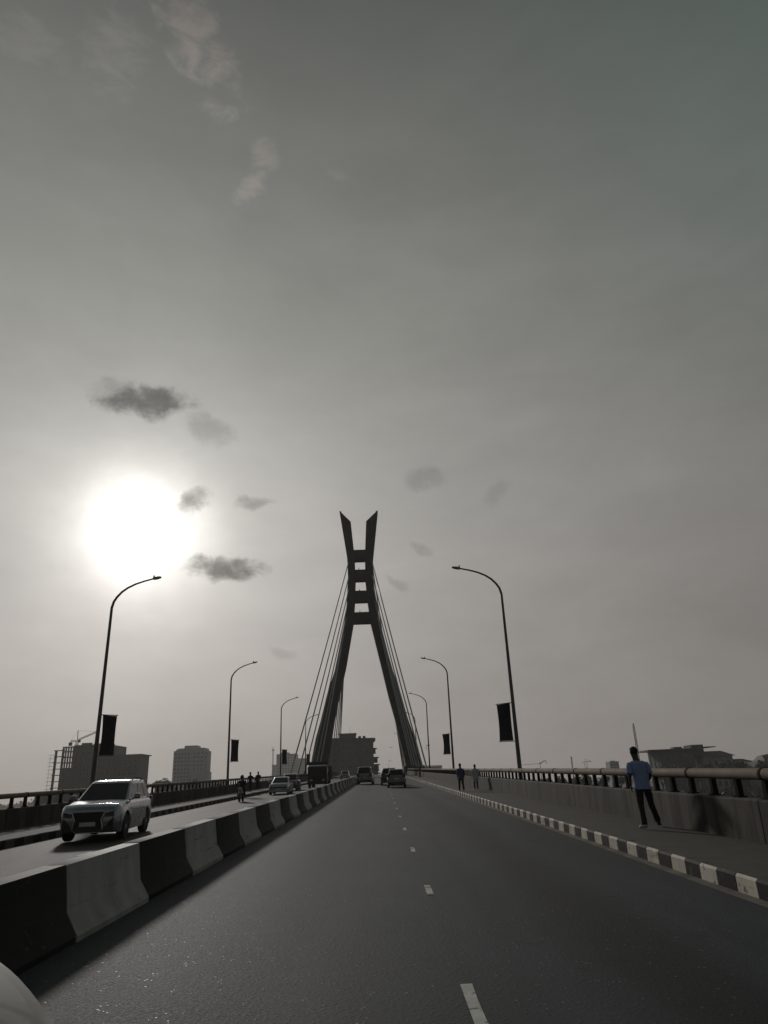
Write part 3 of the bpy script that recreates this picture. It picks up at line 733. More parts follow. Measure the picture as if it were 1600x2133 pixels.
# ------------------------------------------------------------------ vehicles
def car(name, label, cat, loc, heading, paint, p, group=None, pitch=0.0):
    """local +y is the front; p holds proportions"""
    t = thing(name, label, cat, loc, heading, group)
    t.rotation_euler = (pitch, 0, heading)
    L, W, H = p['L'], p['W'], p['H']
    wb, wr = p['wheelbase'], p['wheel_r']
    yf = L / 2 - p['front_over']; yr = yf - wb
    belt, cowl_y, hood, nose = p['belt'], p['cowl_y'], p['hood'], p['nose']
    tail_y = -L / 2
    hw = W / 2
    zsill = p['clear']
    def ztop(y):
        tab = [(tail_y, p['tail']), (tail_y + 0.10, p['tail'] + 0.10), (tail_y + 0.35, min(belt, p['tail'] + 0.16)), (-L / 2 + 0.7, belt), (cowl_y, belt), (cowl_y + 0.15, hood + 0.02), (L / 2 - 0.65, hood - 0.07), (L / 2 - 0.25, nose + 0.10), (L / 2 - 0.06, nose), (L / 2, nose - 0.10)]
        tab.sort()
        for (a, b), (c, d) in zip(tab, tab[1:]):
            if a <= y <= c: return b + (d - b) * (y - a) / (c - a) if c > a else d
        return tab[-1][1]
    def wid(y):
        e = (L / 2 - abs(y))
        return hw * (1 - 0.15 * max(0.0, 1 - e / 0.55) ** 2.2)
    ys = sorted(set([tail_y + L * i / 56 for i in range(57)] + [L / 2 - 0.03, L / 2 - 0.1, tail_y + 0.03, tail_y + 0.1]))
    rings = []
    for y in ys:
        w = wid(y); zt = ztop(y); zb = zsill + (0.06 if L / 2 - abs(y) < 0.15 else 0)
        za = zb
        for yw in (yf, yr):
            d = abs(y - yw); ra = wr + 0.07
            if d < ra: za = max(za, wr + math.sqrt(ra * ra - d * d))
        za = min(za, zt - 0.12)
        zm = max(za + 0.02, zb + 0.25)
        half = [(w * 0.60, zb), (w * 0.62, max(zb, za - 0.02)), (w * 0.965, za), (w, zm), (w * 1.0, max(zm + 0.02, zt - 0.30)), (w * 0.965, max(zm + 0.03, zt - 0.09)), (w * 0.88, zt), (w * 0.45, zt + 0.025)]
        rings.append([(x, y, z) for x, z in half] + [(-x, y, z) for x, z in reversed(half)])
    mb = MB(); mb.loft(rings)
    # greenhouse
    wb_, wt_ = hw * 0.90, hw * p.get('roof_w', 0.74)
    fb, ft, rt, rb = p['fb'], p['ft'], p['rt'], p['rb']          # y of windscreen foot, roof front, roof rear, rear window foot
    def ring(yb, yf_, w, z, r=0.16):
        out = []
        for sx, sy, y in ((1, 1, yf_), (-1, 1, yf_), (-1, -1, yb), (1, -1, yb)):
            pass
        n = 4
        cs = [(w, yf_, 0), (-w, yf_, 90), (-w, yb, 180), (w, yb, 270)]
        for cx, cy, a0 in cs:
            ox = cx - math.copysign(r, cx); oy = cy - r if cy == yf_ else cy + r
            for k in range(n + 1):
                a = R(a0 + 90 * k / n)
                out.append((ox + r * math.cos(a), oy + r * math.sin(a), z))
        return out
    zr_ = H
    gh = []
    for f, dz in ((0.0, -0.06), (0.0, 0.0), (0.5, 0), (0.9, 0)):
        gh.append(ring(rb + (rt - rb) * f, fb + (ft - fb) * f, wb_ + (wt_ - wb_) * f, belt + (zr_ - 0.06 - belt) * f + dz))
    gh.append(ring(rt + 0.02, ft - 0.02, wt_, zr_ - 0.055)); gh.append(ring(rt + 0.10, ft - 0.14, wt_ - 0.07, zr_ - 0.012)); gh.append(ring(rt + 0.32, ft - 0.38, wt_ - 0.25, zr_))
    mb.loft(gh)
    body = mb.obj('body', paint, t, True, angle=32)
    # glass
    def quad(cs, us, vs, off, name, m=M['glass'], parent=t, thick=0.012):
        c00, c10, c11, c01 = [Vector(c) for c in cs]
        def at(u, v): return c00 * (1 - u) * (1 - v) + c10 * u * (1 - v) + c11 * u * v + c01 * (1 - u) * v
        n = (c10 - c00).cross(c01 - c00).normalized()
        a, b = us; lo, hi = vs
        q = [at(a[0], lo), at(a[1], lo), at(b[1], hi), at(b[0], hi)]
        o = MB().prism(q, n * (off - thick), n * off).obj(name, m, parent, bevel=0.008)
        return o
    zt_ = zr_ - 0.06
    ws = [(wb_ - 0.10, fb, belt), (-wb_ + 0.10, fb, belt), (-wt_ + 0.06, ft, zt_), (wt_ - 0.06, ft, zt_)]
    quad(ws, ((0.0, 1.0), (0.0, 1.0)), (0.05, 0.93), 0.012, 'windscreen')
    rw = [(-wb_ + 0.10, rb, belt), (wb_ - 0.10, rb, belt), (wt_ - 0.06, rt, zt_), (-wt_ + 0.06, rt, zt_)]
    quad(rw, ((0.02, 0.98), (0.04, 0.96)), (0.10, 0.90), 0.012, 'rear_window')
    for s in (1, -1):
        if s > 0: cs = [(wb_, rb + 0.1, belt), (wb_, fb - 0.1, belt), (wt_, ft - 0.08, zt_), (wt_, rt + 0.08, zt_)]
        else: cs = [(-wb_, fb - 0.1, belt), (-wb_, rb + 0.1, belt), (-wt_, rt + 0.08, zt_), (-wt_, ft - 0.08, zt_)]
        cuts = p['cuts'] if s > 0 else [(1 - b, 1 - a) for a, b in p['cuts']]
        for a, b in cuts: quad(cs, ((a, b), (a, b)), (0.10, 0.88), 0.010, 'side_window')
    # doors as shallow panels with handles
    for s in (1, -1):
        for y0, y1 in p['doors']:
            x = hw * 1.0
            q = [(s * (x + 0.004), y0 + 0.015, zsill + 0.22), (s * (x + 0.004), y1 - 0.015, zsill + 0.22), (s * (x + 0.004), y1 - 0.015, belt - 0.26), (s * (x + 0.004), y0 + 0.015, belt - 0.26)]
            d = MB().prism(q, (-s * 0.02, 0, 0), (0, 0, 0)).obj('door', paint, t, bevel=0.006)
            MB().box(min(s * (x + 0.004), s * (x + 0.03)), max(s * (x + 0.004), s * (x + 0.03)), y0 + 0.1, y0 + 0.3, belt - 0.33, belt - 0.30).obj('handle', M['chrome'], d)
    # wheels
    tyre = MB().lathe([(wr * 0.62, -0.105), (wr * 0.93, -0.115), (wr, -0.08), (wr, 0.08), (wr * 0.93, 0.115), (wr * 0.62, 0.105)], axis='x', n=28).mesh('wheel', M['tyre'], True, 35)
    rimb = MB()
    rimb.lathe([(wr * 0.64, 0.02), (wr * 0.64, 0.10), (wr * 0.56, 0.095), (wr * 0.54, 0.05)], axis='x', n=24)
    for k in range(5):
        a = 2 * PI * k / 5; c, s_ = math.cos(a), math.sin(a)
        q = [(0.09, -0.05 * s_ + 0.04 * c, 0.05 * c + 0.04 * s_), (0.09, 0.05 * s_ + 0.04 * c, -0.05 * c + 0.04 * s_), (0.09, 0.035 * s_ + wr * 0.58 * c, -0.035 * c + wr * 0.58 * s_), (0.09, -0.035 * s_ + wr * 0.58 * c, 0.035 * c + wr * 0.58 * s_)]
        rimb.prism(q, (-0.025, 0, 0), (0.008, 0, 0))
    rimb.lathe([(0.07, 0.06), (0.07, 0.105), (0.02, 0.11)], axis='x', n=12)
    rimm = rimb.mesh('rim', M['rim'])
    for s in (1, -1):
        for yw in (yf, yr):
            w_ = inst(tyre, 'wheel', t, (s * (hw - 0.115), yw, wr), (0, 0, 0 if s > 0 else PI))
            inst(rimm, 'rim', w_)
    # front: grille, lamps, bumper, plate
    yF = L / 2
    if p.get('spindle'):
        pol = [(-0.50, yF + 0.0, nose - 0.11), (0.50, yF + 0.0, nose - 0.11), (0.40, yF + 0.0, nose - 0.36), (0.46, yF, zsill + 0.12), (0.36, yF, zsill + 0.02), (-0.36, yF, zsill + 0.02), (-0.46, yF, zsill + 0.12), (-0.40, yF, nose - 0.36)]
        gr = MB().prism(pol, (0, -0.05, 0), (0, 0.03, 0)).obj('grille', M['plastic'], t)
        fr = MB()
        for a, b in zip(pol, pol[1:] + pol[:1]): fr.tube([(a[0], yF + 0.03, a[2]), (b[0], yF + 0.03, b[2])], 0.018, 6)
        fr.obj('grille_frame', M['chrome'], gr)
        for k in range(5):
            z = nose - 0.2 - k * 0.09; ww = 0.44 - 0.05 * abs(k - 0) * 0.3
            MB().box(-ww * 0.92, ww * 0.92, yF + 0.03, yF + 0.045, z, z + 0.015).obj('grille_bar', M['steel_dark'], gr)
    else:
        gr = MB().box(-0.42, 0.42, yF - 0.05, yF + 0.02, nose - 0.26, nose - 0.14).obj('grille', M['plastic'], t, bevel=0.01)
        MB().box(-0.44, 0.44, yF + 0.02, yF + 0.03, nose - 0.155, nose - 0.135).obj('grille_trim', M['chrome'], gr)
    for s in (1, -1):
        xa, xb = s * (0.50 if p.get('spindle') else 0.46), s * hw * 0.93
        xb = s * hw * 0.81
        q = [(xa, yF, nose - 0.27), (xb, yF, nose - 0.25), (xb, yF, nose - 0.085), (xa, yF, nose - 0.15)]
        hl = MB().prism(q, (0, -0.10, 0), (0, 0.02, 0)).obj('headlight', M['head_dark'], t, bevel=0.012)
        MB().tube([(xa, yF + 0.025, nose - 0.16), (s * (abs(xa) + 0.12), yF + 0.028, nose - 0.125), (xb, yF + 0.022, nose - 0.10)], 0.014, 6).obj('light_strip', M['chrome'], hl)
        if p.get('spindle'):
            q2 = [(s * 0.50, yF, zsill + 0.10), (s * hw * 0.82, yF, zsill + 0.10), (s * hw * 0.80, yF, zsill + 0.44), (s * 0.62, yF, zsill + 0.32)]
            MB().prism(q2, (0, -0.08, 0), (0, 0.03, 0)).obj('fog_light', M['plastic'], t, bevel=0.015)
        else:
            MB().box(min(s * 0.52, s * hw * 0.8), max(s * 0.52, s * hw * 0.8), yF - 0.12, yF - 0.0, zsill + 0.14, zsill + 0.24).obj('fog_light', M['plastic'], t, bevel=0.01)
        zl0, zl1 = p.get('tail_z', (belt - 0.28, belt - 0.05))
        MB().box(min(s * hw * 0.62, s * hw * 0.93), max(s * hw * 0.62, s * hw * 0.93), tail_y - 0.015, tail_y + 0.16, zl0, zl1).obj('tail_light', M['tail'], t, bevel=0.02)
        # mirror
        mm = MB(); xm = s * (hw + 0.10)
        mm.box(xm - 0.10, xm + 0.10, fb - 0.42, fb - 0.28, belt + 0.02, belt + 0.19)
        mir = mm.obj('wing_mirror', paint, t, bevel=0.04)
        MB().tube([(s * (hw - 0.08), fb - 0.32, belt - 0.0), (s * (hw + 0.03), fb - 0.34, belt + 0.07)], 0.025, 6).obj('mirror_arm', M['plastic'], mir)
    MB().hexa([(-hw * 0.86, yF - 0.1, zsill + 0.0), (hw * 0.86, yF - 0.1, zsill + 0.0), (hw * 0.80, yF + 0.05, zsill + 0.02), (-hw * 0.80, yF + 0.05, zsill + 0.02), (-hw * 0.88, yF - 0.1, zsill + 0.22), (hw * 0.88, yF - 0.1, zsill + 0.22), (hw * 0.80, yF + 0.04, zsill + 0.18), (-hw * 0.80, yF + 0.04, zsill + 0.18)]).obj('front_bumper', M['plastic'] if p.get('spindle') else paint, t, bevel=0.03)
    MB().box(-hw * 0.86, hw * 0.86, tail_y - 0.07, tail_y + 0.1, zsill + 0.02, zsill + 0.26).obj('rear_bumper', M['plastic'], t, bevel=0.03)
    MB().box(-0.24, 0.24, yF + 0.045, yF + 0.06, zsill + 0.20, zsill + 0.32).obj('number_plate', M['plate'], t)
    MB().box(-0.24, 0.24, tail_y - 0.03, tail_y - 0.008, p['tail'] - 0.22, p['tail'] - 0.10).obj('number_plate', M['plate'], t)
    if p.get('rails'):
        for s in (1, -1):
            MB().tube([(s * (wt_ - 0.06), ft - 0.35, zr_ - 0.02), (s * (wt_ - 0.06), ft - 0.5, zr_ + 0.05), (s * (wt_ - 0.06), rt + 0.4, zr_ + 0.05), (s * (wt_ - 0.06), rt + 0.28, zr_ - 0.02)], 0.02, 6).obj('roof_rail', M['steel_dark'], t)
    if p.get('antenna'):
        MB().tube([(0, rt + 0.5, zr_ - 0.01), (0, rt + 0.2, zr_ + 0.5)], [0.02, 0.008], 5).obj('antenna', M['plastic'], t)
    return t

SUV = dict(L=4.75, W=1.90, H=1.79, wheelbase=2.79, wheel_r=0.385, front_over=0.92, clear=0.27, belt=1.16, cowl_y=1.06, hood=1.15, nose=0.99, tail=1.0,
           fb=1.06, ft=0.12, rt=-1.82, rb=-2.22, roof_w=0.71, cuts=[(0.03, 0.28), (0.31, 0.61), (0.64, 0.96)], doors=[(-0.15, 0.85), (-1.12, -0.17)], spindle=True, rails=True, tail_z=(0.95, 1.2))
SEDAN = dict(L=4.55, W=1.78, H=1.46, wheelbase=2.65, wheel_r=0.32, front_over=0.92, clear=0.2, belt=0.95, cowl_y=0.85, hood=0.93, nose=0.80, tail=0.88,
             fb=0.95, ft=0.15, rt=-1.05, rb=-1.75, cuts=[(0.06, 0.45), (0.49, 0.92)], doors=[(-0.2, 0.8), (-1.15, -0.22)], roof_w=0.70)
CROSS = dict(L=4.45, W=1.82, H=1.66, wheelbase=2.62, wheel_r=0.35, front_over=0.9, clear=0.24, belt=1.06, cowl_y=0.95, hood=1.02, nose=0.92, tail=0.96,
             fb=0.95, ft=0.25, rt=-1.85, rb=-2.14, cuts=[(0.03, 0.26), (0.30, 0.60), (0.64, 0.95)], doors=[(-0.15, 0.85), (-1.1, -0.17)], tail_z=(0.9, 1.25), roof_w=0.72)
VAN = dict(L=4.8, W=2.02, H=2.04, wheelbase=2.75, wheel_r=0.34, front_over=0.9, clear=0.26, belt=1.18, cowl_y=1.2, hood=1.1, nose=0.96, tail=0.98,
           fb=1.25, ft=0.45, rt=-1.9, rb=-2.2, cuts=[(0.03, 0.3), (0.33, 0.62), (0.65, 0.96)], doors=[(0.05, 1.0), (-1.0, 0.03)], tail_z=(0.9, 1.3), roof_w=0.72)
UP = math.atan(SL)
def on_road(x, y): return (x, y, rz(y) + (lz(x) if x < -4.2 else 0))

car('oncoming_car', 'silver off-road car with large dark grille driving towards the viewer', 'car', on_road(-9.35, 26.4), PI + R(4.5), M['silver'], SUV, pitch=-UP)
car('oncoming_car', 'blue grey saloon car coming on behind the motorcyclist', 'car', on_road(-9.05, 68.5), PI + R(1), M['bluegrey'], SEDAN, pitch=-UP)
car('oncoming_car', 'dark car half hidden behind the blue grey saloon', 'car', on_road(-9.6, 80.0), PI, M['blackcar'], CROSS, pitch=-UP)
car('leading_car', 'dark hatchback with pale roof edge ahead, nearest car driving away', 'car', on_road(1.45, 73.6), R(-1), M['palegrey'], CROSS, pitch=UP)
car('leading_car', 'black car mostly hidden in front of the nearest hatchback', 'car', on_road(0.85, 84.5), 0, M['blackcar'], dict(SUV, H=1.78, antenna=True), pitch=UP)
car('leading_car', 'grey people carrier driving away near the central barrier', 'car', on_road(-1.98, 93.5), R(-2), M['palegrey'], VAN, pitch=UP)
car('oncoming_car', 'tiny distant car on the oncoming side under the block of flats', 'car', on_road(-7.6, 158), PI, M['palegrey'], CROSS, pitch=-UP)

# dark lorry on the oncoming side
def lorry(label, loc):
    t = thing('lorry', label, 'lorry', loc, PI); t.rotation_euler = (-UP, 0, PI); t.scale = (0.92, 0.92, 0.9)
    P_ = M['truck']
    # cab: swept front with windscreen
    cab = MB(); pol = [(0, 3.4, 0.55), (0, 3.45, 1.55), (0, 3.2, 2.55), (0, 2.6, 2.72), (0, 1.55, 2.72), (0, 1.55, 0.55)]
    cab.prism(pol, (-1.18, 0, 0), (1.18, 0, 0)); cb = cab.obj('cab', P_, t, bevel=0.07)
    q = [(-1.05, 3.47, 1.62), (1.05, 3.47, 1.62), (1.0, 3.24, 2.46), (-1.0, 3.24, 2.46)]
    MB().prism(q, (0, -0.02, 0), (0, 0.02, 0)).obj('windscreen', M['glass'], t)
    for s in (1, -1):
        q = [(s * 1.185, 1.85, 1.6), (s * 1.185, 3.15, 1.6), (s * 1.185, 3.0, 2.4), (s * 1.185, 1.85, 2.4)]
        d = MB().prism([(s * 1.183, 1.75, 0.8), (s * 1.183, 3.2, 0.8), (s * 1.183, 3.22, 1.55), (s * 1.183, 1.75, 1.55)], (-0.02, 0, 0), (0.02, 0, 0)).obj('door', P_, t)
        MB().prism(q, (-0.02, 0, 0), (0.02, 0, 0)).obj('side_window', M['glass'], t)
        MB().box(s * 0.72 - 0.18, s * 0.72 + 0.18, 3.40, 3.47, 0.85, 1.05).obj('headlight', M['head'], t, bevel=0.02)
        m_ = MB().box(s * 1.42 - 0.09, s * 1.42 + 0.09, 3.25, 3.33, 1.75, 2.25).obj('wing_mirror', M['plastic'], t, bevel=0.02)
        MB().tube([(s * 1.15, 3.2, 2.4), (s * 1.4, 3.28, 2.3)], 0.025, 6).obj('mirror_arm', M['plastic'], m_)
        for yw in (2.5, -2.2, -3.3):
            w = MB().lathe([(0.28, -0.14), (0.47, -0.15), (0.5, -0.1), (0.5, 0.1), (0.47, 0.15), (0.28, 0.14)], (s * 1.0, yw, 0.5), 'x', 20).obj('wheel', M['tyre'], t, True)
            MB().lathe([(0.29, -0.10), (0.29, 0.10), (0.2, 0.12 )], (s * 1.0, yw, 0.5), 'x', 16).obj('rim', M['steel_dark'], w, True)
    MB().box(-0.62, 0.62, 3.42, 3.5, 0.95, 1.45).obj('grille', M['plastic'], t, bevel=0.02)
    MB().box(-1.2, 1.2, 3.3, 3.58, 0.45, 0.78).obj('front_bumper', M['plastic'], t, bevel=0.04)
    MB().box(-0.5, 0.5, -4.0, 3.0, 0.6, 0.85).obj('chassis', M['steel_dark'], t)
    # tipper body with ribs
    b = MB(); b.hexa([(-1.2, -4.1, 0.95), (1.2, -4.1, 0.95), (1.2, 1.3, 0.95), (-1.2, 1.3, 0.95), (-1.25, -4.1, 2.6), (1.25, -4.1, 2.6), (1.25, 1.35, 2.6), (-1.25, 1.35, 2.6)])
    bo = b.obj('cargo_body', P_, t, bevel=0.03)
    for s in (1, -1):
        for yy in (-3.6, -2.5, -1.4, -0.3, 0.8):
            MB().box(s * 1.26 - 0.04, s * 1.26 + 0.04, yy - 0.06, yy + 0.06, 0.98, 2.58).obj('rib', P_, bo)
    MB().box(-1.2, 1.2, 1.36, 1.5, 2.3, 3.1).obj('headboard', P_, t, bevel=0.02)
    MB().tube([(-0.95, 1.45, 0.8), (-0.95, 1.45, 3.15)], 0.08, 8).obj('exhaust_pipe', M['steel_dark'], t)
    return t
lorry('dark lorry on the oncoming side in front of the left tower leg', on_road(-7.15, 87.5))

# ------------------------------------------------------------------ vehicle front cut by the lower left corner
t = thing('car_front', 'blurred pale grey vehicle corner cut off at the bottom edge', 'car', (0, 0, 0))
mb = MB(); rings = []
NX = 64
for j, (yy, dz, inset) in enumerate([(-1.2, 0.10, 0.0), (0.4, 0.07, 0.0), (1.0, 0.03, 0.0), (1.45, 0.0, 0.0), (1.75, -0.035, 0.03), (1.93, -0.09, 0.07), (2.03, -0.17, 0.12), (2.07, -0.30, 0.15), (2.08, -0.60, 0.16)]):
    ring = []
    for i in range(NX + 1):
        u = i / NX * 2 - 1
        xx = -1.492 + u * (0.92 - inset)
        zz = 1.552 - 0.10 * abs(u) ** 2.2 - 0.26 * (max(0, abs(u) - 0.62) / 0.38) ** 1.7 + dz
        ring.append((xx, yy, zz))
    rings.append(ring)
low = [[(x, y, 0.45) for x, y, z in r] for r in (rings[0],)]
full = []
for r in rings: full.append([(r[0][0], r[0][1], 0.45)] + r + [(r[-1][0], r[-1][1], 0.45)])
mb.loft(full, close=True)
mb.obj('body', M['bonnet'], t, True, angle=120)
for x in (-2.2, -0.82):
    w = MB().lathe([(0.22, -0.11), (0.36, -0.12), (0.39, -0.08), (0.39, 0.08), (0.36, 0.12), (0.22, 0.11)], (x, 1.15, 0.39 + rz(1.15)), 'x', 24).obj('wheel', M['tyre'], t, True)
    MB().lathe([(0.23, -0.09), (0.23, 0.09), (0.1, 0.1)], (x, 1.15, 0.39 + rz(1.15)), 'x', 16).obj('rim', M['rim'], w)
    MB().box(x - 0.18, x + 0.18, 2.02, 2.10, 0.85, 1.02).obj('headlight', M['head'], t, bevel=0.02)

# ------------------------------------------------------------------ people
def skin_mesh(name, verts, edges, radii, m, root=0, sub=1):
    me = bpy.data.meshes.new(name); me.from_pydata([tuple(v) for v in verts], edges, [])
    o = bpy.data.objects.new(name, me); COL.objects.link(o)
    sk = o.modifiers.new('skin', 'SKIN'); sk.use_smooth_shade = True
    lay = me.skin_vertices[0].data
    for i, r in enumerate(radii):
        lay[i].radius = (r, r) if isinstance(r, (int, float)) else r
        lay[i].use_root = (i == root)
    ss = o.modifiers.new('sub', 'SUBSURF'); ss.levels = sub; ss.render_levels = sub
    dg = bpy.context.evaluated_depsgraph_get()
    ev = o.evaluated_get(dg)
    nm = bpy.data.meshes.new_from_object(ev)
    nm.name = name
    nm.materials.clear(); nm.materials.append(m)
    bpy.data.objects.remove(o); bpy.data.meshes.remove(me)
    return nm

def person(label, loc, rotz, J, cloth, scale=1.0, group=None, long_shirt=0.0, hands=True, hold=None, name='person'):
    """J: joints in metres, local +y is the way the chest faces"""
    t = thing(name, label, 'person', loc, rotz, group); t.scale = (scale,) * 3
    V = {k: Vector(v) for k, v in J.items()}
    names = ['pelvis', 'belly', 'chest', 'neck', 'head0', 'head1', 'head2']
    verts, edges, rad, idx = [], [], [], {}
    def addv(n, p, r): idx[n] = len(verts); verts.append(p); rad.append(r)
    addv('pelvis', V['pelvis'], (0.12, 0.09)); addv('belly', V['pelvis'].lerp(V['chest'], 0.5), (0.105, 0.08)); addv('chest', V['chest'], (0.115, 0.085))
    addv('neck', V['neck'], 0.072); hd = V['head'] - V['neck']
    addv('h0', V['neck'] + hd * 0.40, (0.078, 0.085)); addv('h1', V['neck'] + hd * 0.70, (0.092, 0.108)); addv('h2', V['neck'] + hd * 1.02, 0.078)
    edges += [(0, 1), (1, 2), (2, 3), (3, 4), (4, 5), (5, 6)]
    for s in 'lr':
        addv('sh' + s, V['sh' + s], 0.052); addv('el' + s, V['el' + s], 0.043); addv('wr' + s, V['wr' + s], 0.028)
        edges += [(idx['chest'], idx['sh' + s]), (idx['sh' + s], idx['el' + s]), (idx['el' + s], idx['wr' + s])]
        addv('hip' + s, V['hip' + s], 0.092); addv('kn' + s, V['kn' + s], 0.060); addv('an' + s, V['an' + s], 0.030)
        toe = V['an' + s] + (V['toe' + s] - V['an' + s]) * 0.9
        addv('to' + s, toe, 0.034)
        edges += [(0, idx['hip' + s]), (idx['hip' + s], idx['kn' + s]), (idx['kn' + s], idx['an' + s]), (idx['an' + s], idx['to' + s])]
    body = skin_mesh('body', verts, edges, rad, M['skin'], 0, 1)
    if hands:
        import bmesh
        bm = bmesh.new(); bm.from_mesh(body)
        for s in 'lr':
            w = V['wr' + s]; d = (w - V['el' + s]).normalized()
            side = Vector((0, 1, 0)); side = (side - d * side.dot(d)).normalized()
            palm = d.cross(side)
            hv, he, hr = [w - d * 0.01, w + d * 0.045, w + d * 0.085], [(0, 1), (1, 2)], [0.024, (0.018, 0.036), (0.014, 0.036)]
            curl = palm * (1 if s == 'l' else -1)
            for q, (off, ln) in enumerate(((-0.030, 0.062), (-0.010, 0.076), (0.010, 0.080), (0.030, 0.070))):
                b = len(hv); base = w + d * 0.088 + side * off
                hv += [base, base + d * ln * 0.5 + curl * 0.008, base + d * ln * 0.92 + curl * 0.03]; hr += [0.0095, 0.009, 0.0075]
                he += [(2, b), (b, b + 1), (b + 1, b + 2)]
            b = len(hv); hv += [w + d * 0.05 + side * 0.045, w + d * 0.085 + side * 0.062]; hr += [0.011, 0.009]; he += [(1, b), (b, b + 1)]
            hm = skin_mesh('hand', hv, he, hr, M['skin'], 0, 1)
            bm.from_mesh(hm); bpy.data.meshes.remove(hm)
        # nose and ears belong to the same body mesh
        hc = V['neck'] + hd * 0.70; fwd = Vector(J.get('face', (0, 1, 0))).normalized(); rt_ = fwd.cross(Vector((0, 0, 1))).normalized()
        nv = [hc + fwd * 0.088 + Vector((0, 0, 0.02)), hc + fwd * 0.085 + rt_ * 0.018 - Vector((0, 0, 0.03)), hc + fwd * 0.085 - rt_ * 0.018 - Vector((0, 0, 0.03)), hc + fwd * 0.118 - Vector((0, 0, 0.022))]
        bv = [bm.verts.new(p) for p in nv]
        for f in ((0, 1, 3), (1, 2, 3), (2, 0, 3)): bm.faces.new([bv[i] for i in f])
        for e in (1, -1):
            c = hc + rt_ * e * 0.088
            ev_ = [bm.verts.new(c + fwd * a * 0.022 + Vector((0, 0, b_ * 0.033)) + rt_ * e * 0.012) for a, b_ in ((1, 0), (0.3, 1), (-1, 0.6), (-0.6, -0.7), (0.3, -1))]
            bm.faces.new(ev_)
        bm.to_mesh(body); bm.free()
    body.polygons.foreach_set('use_smooth', [True] * len(body.polygons))
    inst(body, 'body', t)
    # face details of dark eyes and mouth
    if hands:
        for e in (1, -1):
            mb = MB(); c = hc + fwd * 0.083 + rt_ * e * 0.033 + Vector((0, 0, 0.022)); mb.lathe([(0.002, -0.008), (0.011, -0.004), (0.011, 0.004), (0.002, 0.008)], c, 'z', 8); mb.obj('eye', M['hair'], t)
        mb = MB(); c = hc + fwd * 0.078 - Vector((0, 0, 0.030)); mb.box(c.x - 0.024, c.x + 0.024, c.y - 0.008, c.y + 0.008, c.z - 0.004, c.z + 0.004); mb.obj('mouth', M['hair'], t)
    # clothes: lofted round the joints, with shallow folds
    rnd = random.Random(label)
    lat = (V['shr'] - V['shl']); lat.z = 0; lat.normalize(); fwd_ = Vector((0, 0, 1)).cross(lat)
    def loop(c, rx, ry, n=18, fold=0.0, ph=0.0, ax=None, ay=None):
        ax, ay = ax or lat, ay or fwd_
        return [c + ax * (rx * math.cos(2 * PI * k / n) * (1 + fold * math.sin(5 * 2 * PI * k / n + ph))) + ay * (ry * math.sin(2 * PI * k / n) * (1 + fold * math.sin(4 * 2 * PI * k / n + ph * 1.7))) for k in range(n)]
    def limb(mb, pts, rad, n=12, fold=0.035):
        pts = [Vector(p) for p in pts]; fine = []; fr = []
        for i in range(len(pts) - 1):
            for q in range(4): fine.append(pts[i].lerp(pts[i + 1], q / 4)); fr.append(rad[i] + (rad[i + 1] - rad[i]) * q / 4)
        fine.append(pts[-1]); fr.append(rad[-1])
        rings = []
        for i, p in enumerate(fine):
            d = (fine[min(i + 1, len(fine) - 1)] - fine[max(i - 1, 0)]).normalized()
            x = (lat - d * lat.dot(d)).normalized(); y = d.cross(x)
            w = 1 + fold * math.sin(i * 2.3 + rnd.uniform(-0.6, 0.6))
            rings.append(loop(p, fr[i] * w, fr[i] * w, n, fold * 0.6, i * 1.3, x, y))
        mb.loft(rings)
    mb = MB(); pv, ch, nk = V['pelvis'], V['chest'], V['neck']
    shc = (V['shl'] + V['shr']) / 2; hs = (V['shr'] - V['shl']).length / 2
    spec = [(pv - Vector((0, 0, 0.10 + long_shirt)), 0.192, 0.148, 0.05), (pv - Vector((0, 0, 0.02)), 0.186, 0.142, 0.04), (pv.lerp(ch, 0.3), 0.176, 0.130, 0.03), (pv.lerp(ch, 0.62), 0.180, 0.130, 0.025), (ch, 0.190, 0.132, 0.015), (ch.lerp(shc, 0.6), hs + 0.012, 0.122, 0.01), (shc + Vector((0, 0, 0.022)), hs + 0.0, 0.100, 0), (shc + Vector((0, 0, 0.052)), hs * 0.66, 0.082, 0), (nk - Vector((0, 0, 0.012)), 0.076, 0.070, 0), (nk + Vector((0, 0, 0.018)), 0.066, 0.066, 0)]
    mb.loft([loop(c, rx, ry, 20, f, i * 1.1) for i, (c, rx, ry, f) in enumerate(spec)])
    slv = cloth.get('sleeve', 0.75)
    for s in 'lr':
        sh, el, wr_ = V['sh' + s], V['el' + s], V['wr' + s]
        inn = sh.lerp(shc, 0.45) - Vector((0, 0, 0.055))
        if slv <= 1: limb(mb, [inn, sh - Vector((0, 0, 0.03)), sh.lerp(el, 0.45), sh.lerp(el, slv)], [0.050, 0.072, 0.072, 0.074], 12, 0.03)
        else: limb(mb, [inn, sh - Vector((0, 0, 0.03)), sh.lerp(el, 0.5), el, el.lerp(wr_, slv - 1)], [0.050, 0.072, 0.068, 0.060, 0.046], 12, 0.035)
    mb.obj('shirt', cloth['shirt'], t, True, angle=70)
    mb = MB()
    mb.loft([loop(pv + Vector((0, 0, dz)), rx, ry, 20, 0.012, dz * 9) for dz, rx, ry in ((0.10, 0.150, 0.110), (0.0, 0.168, 0.128), (-0.10, 0.172, 0.130), (-0.17, 0.140, 0.108))])
    for s in 'lr':
        hp, kn, an = V['hip' + s], V['kn' + s], V['an' + s]
        limb(mb, [hp + Vector((0, 0, -0.02)), hp.lerp(kn, 0.5), kn, kn.lerp(an, 0.5), an + (kn - an).normalized() * 0.005], [0.094, 0.088, 0.072, 0.066, 0.068], 12, 0.04)
